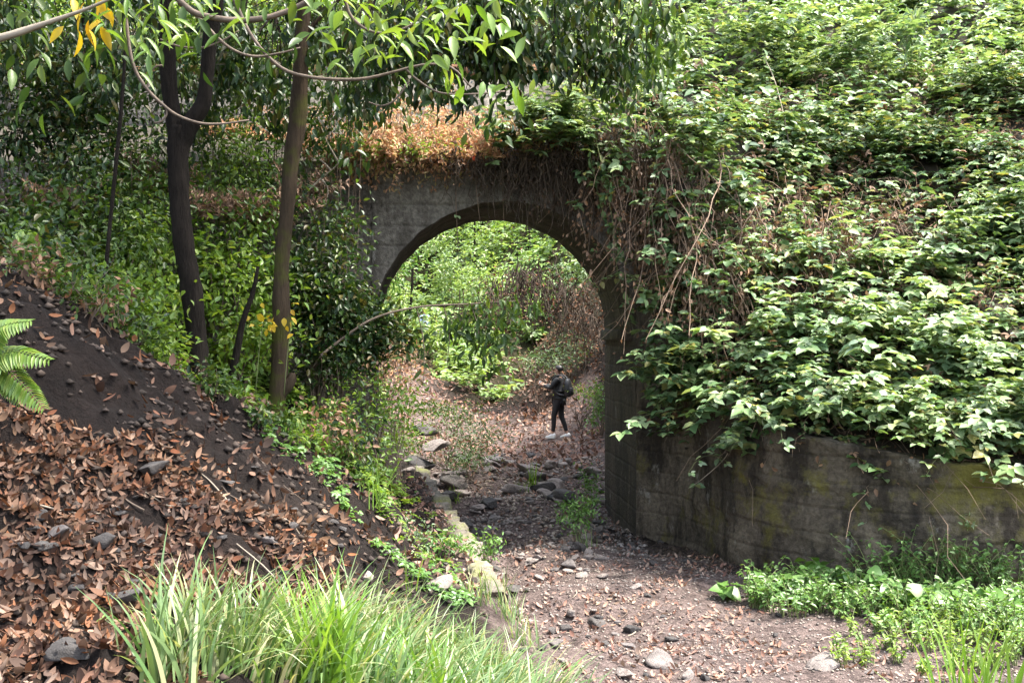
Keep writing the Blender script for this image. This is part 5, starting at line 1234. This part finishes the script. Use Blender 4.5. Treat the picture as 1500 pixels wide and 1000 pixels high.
def rock(c, s, label, meshes=RM, group=None, name='stone', sink=.3, rot=None):
    o = bpy.data.objects.new(name, random.choice(meshes)); C.objects.link(o)
    o.scale = (s, s * random.uniform(.8, 1.1), s * random.uniform(.75, 1.1))
    o.location = (float(c[0]), float(c[1]), float(c[2]) + s * .55 * (1 - sink) * .8)
    o.rotation_euler = (random.uniform(-.25, .25), random.uniform(-.25, .25), random.uniform(0, 6.28))
    tag(o, label, 'stone', group); return o
for a, s, lab, ms in (((88, 790), .085, 'pale rounded stone alone among the brown leaves at lower left', RM), ((150, 815), .10, 'dark broken stone beside the pale rounded one', RD), ((185, 905), .11, 'dark grey stone half hidden behind the left grass', RD), ((110, 870), .06, 'small dark stone among leaves near the left edge', RD),
                      ((60, 765), .07, 'dark stone up-slope of the pale rounded one', RD), ((220, 700), .13, 'large dark stone set in the black soil', RD), ((390, 800), .08, 'grey angular stone on the dark slope', RM), ((265, 740), .07, 'dark wedge stone in the middle of the leaf bank', RD),
                      ((415, 850), .06, 'blue-grey flat stone behind the tall tussock', RD), ((540, 855), .07, 'grey-brown rounded stone at the back of the grass', RM), ((640, 865), .13, 'tan-brown boulder at the back of the grass by the kerb', RM), ((330, 740), .06, 'small grey stone on the leaf bank', RM),
                      ((100, 985), .11, 'large dark stone in the lower left corner', RD), ((430, 790), .05, 'small dark stone on the dark slope', RD), ((280, 960), .09, 'dark stone at the foot of the drooping tussock', RD), ((570, 815), .06, 'dark stone above the kerb corner', RD),
                      ((684, 775), .16, 'long dark flat stone lying across the kerb', RD), ((700, 785), .13, 'second dark flat stone under the long one on the kerb', RD),
                      ((875, 915), .12, 'dark blue-grey stone in the group of three on the path', RD), ((925, 925), .13, 'rightmost dark stone of the group on the path', RD), ((830, 925), .11, 'leftmost dark stone of the group, by the grass', RD), ((810, 945), .12, 'grey flat stone in front of the path stone group', RM), ((985, 940), .08, 'small dark stone right of the path stone group', RD),
                      ((970, 975), .2, 'pale flat stone sunk in the path at the bottom', RM), ((1210, 975), .2, 'pale flat stone sunk in the path toward the right', RM), ((752, 868), .11, 'dark stone leaning on the end of the kerb', RD), ((1020, 880), .05, 'small stone at the wall-side edge of the path', RM), ((1080, 985), .06, 'small grey stone at the bottom of the path', RM)):
    rock(gpt(*a), s, lab, ms, None, 'stone', .85 if a[0] > 760 and a[1] > 850 else .35)
for a, s, lab, ms in (((640, 650, 18.6), .36, 'big pale boulder under the rounded grey-green bush', RM), ((612, 660, 18.4), .32, 'dark boulder left of the big pale one', RD), ((665, 660, 18.8), .28, 'dark boulder right of the big pale one', RD), ((620, 625, 19.3), .3, 'dark boulder at the top of the heap', RD), ((600, 680, 17.6), .2, 'grey boulder at the lower left of the heap', RM), ((655, 690, 17.8), .16, 'tan boulder at the front of the heap', RM)):
    c = P(*a); c[2] = float(ground(c[0], c[1])) if a[1] > 650 else c[2] - s * .4; rock(c, s, lab, ms, 'boulders beyond the arch', 'boulder')
c = P(5, 375, 8.2); c[2] = float(ground(c[0], c[1])); rock(c, .2, 'grey boulder in deep shade at the left edge of the bank', RD, None, 'boulder')
for i in range(18):
    c = gpt(rng.uniform(895, 1110), 0 + rng.uniform(790, 832))
    if c[1] < wall_y(c[0]) - .05: rock(c, float(rng.uniform(.04, .10)), 'dark stone in the earth piled against the foot of the pier', RD, 'stones at the foot of the pier', sink=.6)
# dry bed: many stones, each an object
cnt = 0
while cnt < 210:
    px_ = rng.uniform(610, 890); py_ = rng.uniform(668, 850)
    c = gpt(px_, py_)
    if c[0] < curb_x(c[1]) + .16 or c[0] > 1.55: continue
    s = float(np.clip(rng.lognormal(-2.3, .5), .035, .24)) * (1.2 if py_ < 740 else .6)
    rock(c, s, 'greyish flat stone lying with many others in the dry stream bed', RM if rng.random() < .7 else RD, 'stones in the dry stream bed', sink=.55); cnt += 1
for i in range(70):
    c = gpt(rng.uniform(740, 1300), rng.uniform(850, 1000))
    if c[1] > wall_y(c[0]) - .15: continue
    rock(c, float(np.clip(rng.lognormal(-3.2, .45), .02, .1)), 'small loose stone scattered on the near path', RM if rng.random() < .5 else RD, 'loose stones on the near path', sink=.5)
for i in range(45):
    c = gpt(rng.uniform(20, 660), rng.uniform(690, 930))
    if c[0] > curb_x(c[1]) - .3: continue
    rock(c, float(rng.uniform(.025, .06)), 'small dark stone in the soil of the leafy left bank', RD, 'small stones in the left bank', sink=.4)
# pebbles
def pebbles(n, x0, x1, y0, y1, ok, s0, s1, mat, label):
    x, y = scatter_xy(n, x0, x1, y0, y1, ok); m = len(x)
    oct_v = np.array([(1, 0, 0), (0, 1, 0), (-1, 0, 0), (0, -1, 0), (0, 0, 1), (0, 0, -1)], float)
    oct_f = np.array([(0, 1, 4), (1, 2, 4), (2, 3, 4), (3, 0, 4), (1, 0, 5), (2, 1, 5), (3, 2, 5), (0, 3, 5)])
    s = rng.uniform(s0, s1, m) ; V = oct_v[None] * rng.uniform(.5, 1.2, (m, 6, 1)) * s[:, None, None] * np.array((1, 1, .6))
    a = rng.uniform(0, 6.28, m); ca, sa = np.cos(a)[:, None], np.sin(a)[:, None]
    V = np.stack([V[..., 0] * ca - V[..., 1] * sa, V[..., 0] * sa + V[..., 1] * ca, V[..., 2]], -1) + np.stack([x, y, ground(x, y) + s * .15], -1)[:, None]
    mb = MB(); mb.add(V, None, (oct_f[None] + (np.arange(m) * 6)[:, None, None]).reshape(-1, 3)); o = mb.build('gravel', mat); tag(o, label, 'gravel', kind='stuff')
def peb_mat(name, cols):
    return leaf_mat(name, cols, 0, .85, spec=.3)
M['pebble'] = peb_mat('pebble', [(.08, .068, .064), (.20, .165, .155), (.34, .29, .27), (.12, .10, .098), (.26, .205, .19)])
M['pebble_dark'] = peb_mat('dark_crumb', [(.02, .015, .013), (.05, .036, .03), (.09, .065, .055), (.03, .022, .02)])
pebbles(14000, -.6, 6, 6.3, 13.5, lambda x, y: (x > curb_x(y) + .1) & (y < wall_y(x) - .1), .006, .022, M['pebble'], 'fine grey-pink gravel on the near path')
pebbles(5000, -1.6, 1.6, 13, 20.5, lambda x, y: x > curb_x(y) + .1, .01, .05, M['pebble'], 'coarse gravel between the stones under the arch')
pebbles(7000, -4.2, .2, 4.2, 10.5, lambda x, y: (x < curb_x(y) - .3) & (gf2(x, y) > -.1), .006, .05, M['pebble_dark'], 'dark soil crumbs on the left bank')
pebbles(2500, -2.6, .2, 9.3, 17, lambda x, y: (x < curb_x(y) - .1) & (x > curb_x(y) - .8), .006, .025, M['pebble'], 'pale gravel strip left of the kerb')
pebbles(2600, 1.0, 3.4, 11.6, 14.6, lambda x, y: (y < wall_y(x) - .02) & (y > wall_y(x) - 1.1 + .4 * gf2(x, y)), .01, .05, M['pebble_dark'], 'dark earth crumbs piled along the foot of the pier')
# twigs fallen on the bank and path
for i in range(24):
    c = gpt(rng.uniform(60, 640), rng.uniform(700, 900)) if i < 15 else gpt(rng.uniform(820, 1250), rng.uniform(850, 980))
    a = rng.uniform(0, 6.28); L = rng.uniform(.12, .35); d = np.array((math.cos(a), math.sin(a), 0)) * L
    pts = [c - d / 2, c + rvec(1, .015)[0], c + d / 2]
    for q_ in pts: q_[2] = float(ground(q_[0], q_[1])) + .015
    o = MB(); tubes(o, catmull(pts, 8), np.linspace(.006, .003, 8), 5); o = o.build('fallen_twig', M['twig'] if i % 2 else M['branch'])
    tag(o, 'thin fallen twig on the leafy left bank' if i < 15 else 'thin fallen twig on the near path', 'twig', 'fallen twigs on the bank' if i < 15 else 'fallen twigs on the path')
# exposed rootlets on the soil face
t = thing('soil_root', 'pale thin root dangling down the black soil face', 'root', P(240, 590, 7.9)); mb = MB()
for pts in ([(235, 595), (240, 615), (232, 640), (225, 665)], [(260, 590), (240, 600), (228, 612)], [(200, 560), (210, 580), (205, 600)]):
    tubes(mb, catmull([P(*q_, 7.7) for q_ in pts], 10), np.linspace(.004, .002, 10), 4)
mb.build('root', M['twig'], t)

# ------------------------------------------------------------------ people
def skin_obj(name, J, E, mat, parent, root, sub=2):
    names = list(J); ix = {k: i for i, k in enumerate(names)}
    me = bpy.data.meshes.new(name); me.from_pydata([J[k][0] for k in names], [(ix[a], ix[b_]) for a, b_ in E], [])
    o = bpy.data.objects.new(name, me); C.objects.link(o)
    md = o.modifiers.new('skin', 'SKIN'); md.use_smooth_shade = True; md.branch_smoothing = .6
    for i, k in enumerate(names):
        sv = me.skin_vertices[0].data[i]; r_ = J[k][1]; sv.radius = r_ if isinstance(r_, tuple) else (r_, r_); sv.use_root = (k == root)
    o.modifiers.new('sub', 'SUBSURF').levels = sub; o.modifiers['sub'].render_levels = sub
    dg = bpy.context.evaluated_depsgraph_get(); dg.update()
    m2 = bpy.data.meshes.new_from_object(o.evaluated_get(dg)); m2.name = name
    o.modifiers.clear(); o.data = m2; m2.materials.clear(); m2.materials.append(mat)
    m2.polygons.foreach_set('use_smooth', np.ones(len(m2.polygons), bool))
    o.parent = parent; return o
def ell(name, c, r, mat, parent, cut=None, seg=(20, 12)):
    bm = bmesh.new(); bmesh.ops.create_uvsphere(bm, u_segments=seg[0], v_segments=seg[1], radius=1)
    if cut is not None: bmesh.ops.delete(bm, geom=[v for v in bm.verts if cut(v.co)], context='VERTS')
    for v in bm.verts: v.co = Vector((c[0] + v.co.x * r[0], c[1] + v.co.y * r[1], c[2] + v.co.z * r[2]))
    me = bpy.data.meshes.new(name); bm.to_mesh(me); bm.free(); me.materials.append(mat)
    me.polygons.foreach_set('use_smooth', np.ones(len(me.polygons), bool))
    o = bpy.data.objects.new(name, me); C.objects.link(o); o.parent = parent; return o
def loft(rings):
    """rings: list of (n,3) closed loops"""
    n = len(rings[0]); mb = MB(); V = np.array(rings); k = len(rings); idx = np.arange(k * n).reshape(k, n)
    q = np.stack([idx[:-1], np.roll(idx[:-1], -1, 1), np.roll(idx[1:], -1, 1), idx[1:]], -1).reshape(-1, 4)
    t = [(idx[0, 0], idx[0, i + 1], idx[0, i]) for i in range(1, n - 1)] + [(idx[-1, 0], idx[-1, i], idx[-1, i + 1]) for i in range(1, n - 1)]
    mb.add(V, q, t); return mb
def sq(n=16, e=.6):
    a = np.arange(n) * 2 * np.pi / n; c, s = np.cos(a), np.sin(a)
    return np.c_[np.sign(c) * np.abs(c) ** e, np.sign(s) * np.abs(s) ** e]
def child(mb, name, mat, parent, smooth=True):
    o = bpy.data.objects.new(name, mb.mesh(name, mat, smooth)); C.objects.link(o); o.parent = parent; return o

def person(label, loc, rz, pose, mats, tilt=.0):
    t = thing('person', label, 'person', loc, rz)
    la, ra = pose['l_ank'], pose['r_ank']; lk, rk = pose['l_knee'], pose['r_knee']
    J = {'pelvis': ((0, 0, .93), (.135, .10)), 'waist': ((0, .0, 1.08), (.12, .09)), 'chest': ((0, -.01, 1.26), (.14, .10)), 'upper': ((0, -.015, 1.37), (.075, .055)), 'neck': ((0, 0, 1.455), .05),
         'jaw': ((0, .035, 1.51), (.058, .062)), 'head': ((0, .025, 1.585), (.074, .088)), 'top': ((0, .01, 1.645), (.05, .06)), 'nose': ((0, .115, 1.565), .013),
         'hl': ((-.095, 0, .87), .092), 'hr': ((.095, 0, .87), .092), 'kl': (lk, .056), 'kr': (rk, .056), 'al': (la, .036), 'ar': (ra, .036)}
    E = [('pelvis', 'waist'), ('waist', 'chest'), ('chest', 'upper'), ('upper', 'neck'), ('neck', 'jaw'), ('jaw', 'head'), ('head', 'top'), ('head', 'nose'), ('pelvis', 'hl'), ('pelvis', 'hr'), ('hl', 'kl'), ('hr', 'kr'), ('kl', 'al'), ('kr', 'ar')]
    for s, a in (('l', la), ('r', ra)):
        J['toe' + s] = ((a[0], a[1] + .15, .035), .03); E.append(('a' + s, 'toe' + s))
        sg = -1 if s == 'l' else 1
        J['sh' + s] = ((sg * .155, -.01, 1.365), .040); J['el' + s] = (pose[s + '_el'], .042); J['wr' + s] = (pose[s + '_wr'], .027)
        E += [('upper', 'sh' + s), ('sh' + s, 'el' + s), ('el' + s, 'wr' + s)]
        w_ = np.array(pose[s + '_wr']); f = nrm(np.array(pose[s + '_hand'], float)); up = np.array((0, 0, 1.0)); sd = nrm(np.cross(f, up)); up = np.cross(sd, f)
        palm = w_ + f * .06; J['pa' + s] = (tuple(palm), (.034, .018)); E.append(('wr' + s, 'pa' + s))
        for i, (o_, L) in enumerate(((-.027, .062), (-.009, .074), (.009, .07), (.027, .052))):
            b_ = palm + f * .035 + up * o_; m_ = b_ + f * L * .5 + sd * sg * -.008; e_ = m_ + f * L * .35 + sd * sg * -.028
            J[f'f{i}{s}'] = (tuple(b_), .0085); J[f'g{i}{s}'] = (tuple(m_), .008); J[f'h{i}{s}'] = (tuple(e_), .007)
            E += [('pa' + s, f'f{i}{s}'), (f'f{i}{s}', f'g{i}{s}'), (f'g{i}{s}', f'h{i}{s}')]
        b_ = palm + up * .032 - f * .01; e_ = b_ + f * .035 + up * .022 + sd * sg * -.015
        J['th' + s] = (tuple(b_), .011); J['ti' + s] = (tuple(e_), .009); E += [('pa' + s, 'th' + s), ('th' + s, 'ti' + s)]
    skin_obj('body', J, E, mats['skin'], t, 'pelvis')
    g = lambda r_, d: tuple(x + d for x in r_) if isinstance(r_, tuple) else r_ + d
    JJ = {k: (J[k][0], g(J[k][1], .018)) for k in ('pelvis', 'waist', 'chest', 'upper', 'shl', 'shr', 'ell', 'elr')}
    JJ['upper'] = ((0, -.015, 1.375), (.115, .088)); JJ['shl'] = ((-.165, -.01, 1.372), .074); JJ['shr'] = ((.165, -.01, 1.372), .074); JJ['pelvis'] = ((0, 0, .96), (.150, .118)); JJ['hem'] = ((0, 0, .90), (.152, .12))
    for s in 'lr':
        a = np.array(J['el' + s][0]); b_ = np.array(J['wr' + s][0]); e = a + (b_ - a) * (.97 if mats['sleeve'] else .15); JJ['cu' + s] = (tuple(e), .040)
    JJ['coll'] = ((0, -.005, 1.44), .066)
    skin_obj('jacket' if mats['sleeve'] else 'shirt', JJ, [('hem', 'pelvis'), ('pelvis', 'waist'), ('waist', 'chest'), ('chest', 'upper'), ('upper', 'coll'), ('upper', 'shl'), ('upper', 'shr'), ('shl', 'ell'), ('shr', 'elr'), ('ell', 'cul'), ('elr', 'cur')], mats['top'], t, 'pelvis')
    JT = {'p': ((0, 0, .90), (.138, .108))}; ET = []
    for s, a in (('l', la), ('r', ra)):
        JT['h' + s] = (J['h' + s][0], .103); JT['k' + s] = (J['k' + s][0], .066)
        k_ = np.array(J['k' + s][0]); a_ = np.array(a); JT['c' + s] = (tuple(k_ * .6 + a_ * .4 + np.array((0, -.015, 0))), .058); JT['a' + s] = (tuple(a_ + (k_ - a_) * .13), .045)
        ET += [('p', 'h' + s), ('h' + s, 'k' + s), ('k' + s, 'c' + s), ('c' + s, 'a' + s)]
    skin_obj('trousers', JT, ET, mats['legs'], t, 'p')
    if mats.get('hem'):
        c = sq(24, .9); mbh = loft([np.c_[c[:, 0] * .163, c[:, 1] * .135, np.full(24, z)] for z in (.865, .90)]); child(mbh, 'shirt_hem', mats['hem'], t)
    for a in (la, ra):
        c = sq(18, .85); y0 = a[1]
        prof_s = [(-.072, .034, .0, .085), (-.05, .040, 0, .115), (0, .042, 0, .12), (.05, .044, 0, .09), (.10, .045, 0, .068), (.145, .038, 0, .052), (.17, .02, .004, .036)]
        rings = []
        for yy, hw, z0, z1 in prof_s: rings.append(np.c_[a[0] + c[:, 0] * hw, np.full(18, y0 + yy), (z0 + z1) / 2 + c[:, 1] * (z1 - z0) / 2])
        sh = child(loft(rings), 'shoe', mats['shoe'], t)
        child(loft([np.c_[a[0] + c[:, 0] * .046, y0 + .055 + c[:, 1] * .128, np.full(18, z)] for z in (-.002, .022)]), 'sole', mats['shoe'], sh)
    hr = ell('hair', (0, .005, 1.60), (.092, .108, .092), mats['hair'], t, lambda c: c.y > .35 and c.z < .45 or c.z < -.55)
    for sg in (-1, 1):
        ell('ear', (sg * .083, .02, 1.565), (.012, .022, .032), mats['skin'], t, None, (10, 8))
        ell('eye', (sg * .032, .098, 1.585), (.012, .008, .008), M['black_cloth'], t, None, (10, 8))
    ell('mouth', (0, .093, 1.525), (.02, .006, .006), flat_mat('lips', (.3, .12, .1)), t, None, (10, 8))
    return t
p1 = P(819, 643, 26.4); p1[2] = float(ground(p1[0], p1[1])) - .004
pose1 = dict(l_ank=(-.10, .12, .075), r_ank=(.10, -.17, .075), l_knee=(-.10, .10, .49), r_knee=(.10, -.02, .49), l_el=(-.20, .14, 1.15), r_el=(.20, .16, 1.16), l_wr=(-.07, .36, 1.22), r_wr=(.07, .37, 1.22), l_hand=(.2, 1, .25), r_hand=(-.2, 1, .25))
RZ1 = R(68)
person('person in black jacket and leggings standing on the leafy path, looking at a phone', p1, RZ1, pose1, dict(skin=M['skin'], top=M['black_cloth'], legs=M['black_cloth'], hair=M['hair'], shoe=M['white'], hem=M['white'], sleeve=True))
def local(loc, rz, v): c, s = math.cos(rz), math.sin(rz); return (loc[0] + v[0] * c - v[1] * s, loc[1] + v[0] * s + v[1] * c, loc[2] + v[2])
bp = thing('backpack', 'charcoal backpack worn by the person in black', 'backpack', local(p1, RZ1, (0, -.2, .96)), RZ1)
c = sq(20, .55); rings = []
for z, hw, y0, y1 in ((0, .10, -.07, .03), (.03, .125, -.085, .05), (.16, .135, -.10, .055), (.28, .13, -.09, .05), (.37, .11, -.065, .04), (.42, .06, -.04, .025)):
    rings.append(np.c_[c[:, 0] * hw, (y0 + y1) / 2 + c[:, 1] * (y1 - y0) / 2, np.full(20, z)])
child(loft(rings), 'pack_body', M['charcoal'], bp)
child(loft([np.c_[c[:, 0] * hw, -.085 + c[:, 1] * d_, np.full(20, z)] for z, hw, d_ in ((.03, .09, .025), (.06, .115, .05), (.18, .115, .05), (.22, .09, .03))]), 'pocket', M['black_cloth'], bp)
for sg in (-1, 1):
    mb = MB(); tubes(mb, catmull([(sg * .09, .03, .42), (sg * .10, .13, .49), (sg * .10, .26, .47), (sg * .105, .335, .36), (sg * .12, .31, .2), (sg * .15, .17, .07), (sg * .13, .04, .04)], 24), np.full(24, .02), 6); child(mb, 'strap', M['charcoal'], bp)
ph = thing('phone', 'small silver-blue phone held out by the person in black', 'phone', local(p1, RZ1, (0, .46, 1.25)), RZ1)
c = sq(16, .4); child(loft([np.c_[c[:, 0] * .075, np.full(16, y_), c[:, 1] * .038 + .02] for y_ in (-.004, .005)]), 'case', M['phone'], ph, False)
child(loft([np.c_[c[:, 0] * .07, np.full(16, y_), c[:, 1] * .034 + .02] for y_ in (-.0062, -.0045)]), 'screen', M['charcoal'], ph, False)
p2 = P(622, 500, 43); p2[2] = CAMZ + (485 - 451) * 43 / FPX - 1.68
pose2 = dict(l_ank=(-.1, .1, .075), r_ank=(.1, -.12, .075), l_knee=(-.1, .1, .49), r_knee=(.1, .0, .49), l_el=(-.24, .0, 1.12), r_el=(.25, .02, 1.12), l_wr=(-.22, .18, 1.0), r_wr=(.23, .16, .98), l_hand=(.2, 1, -.1), r_hand=(-.2, 1, -.1))
person('distant person in a pale blue shirt half hidden by bushes seen through the arch', p2, R(40), pose2, dict(skin=M['skin'], top=M['blue_cloth'], legs=M['grey_cloth'], hair=M['hair_brown'], shoe=M['grey_cloth'], sleeve=False))
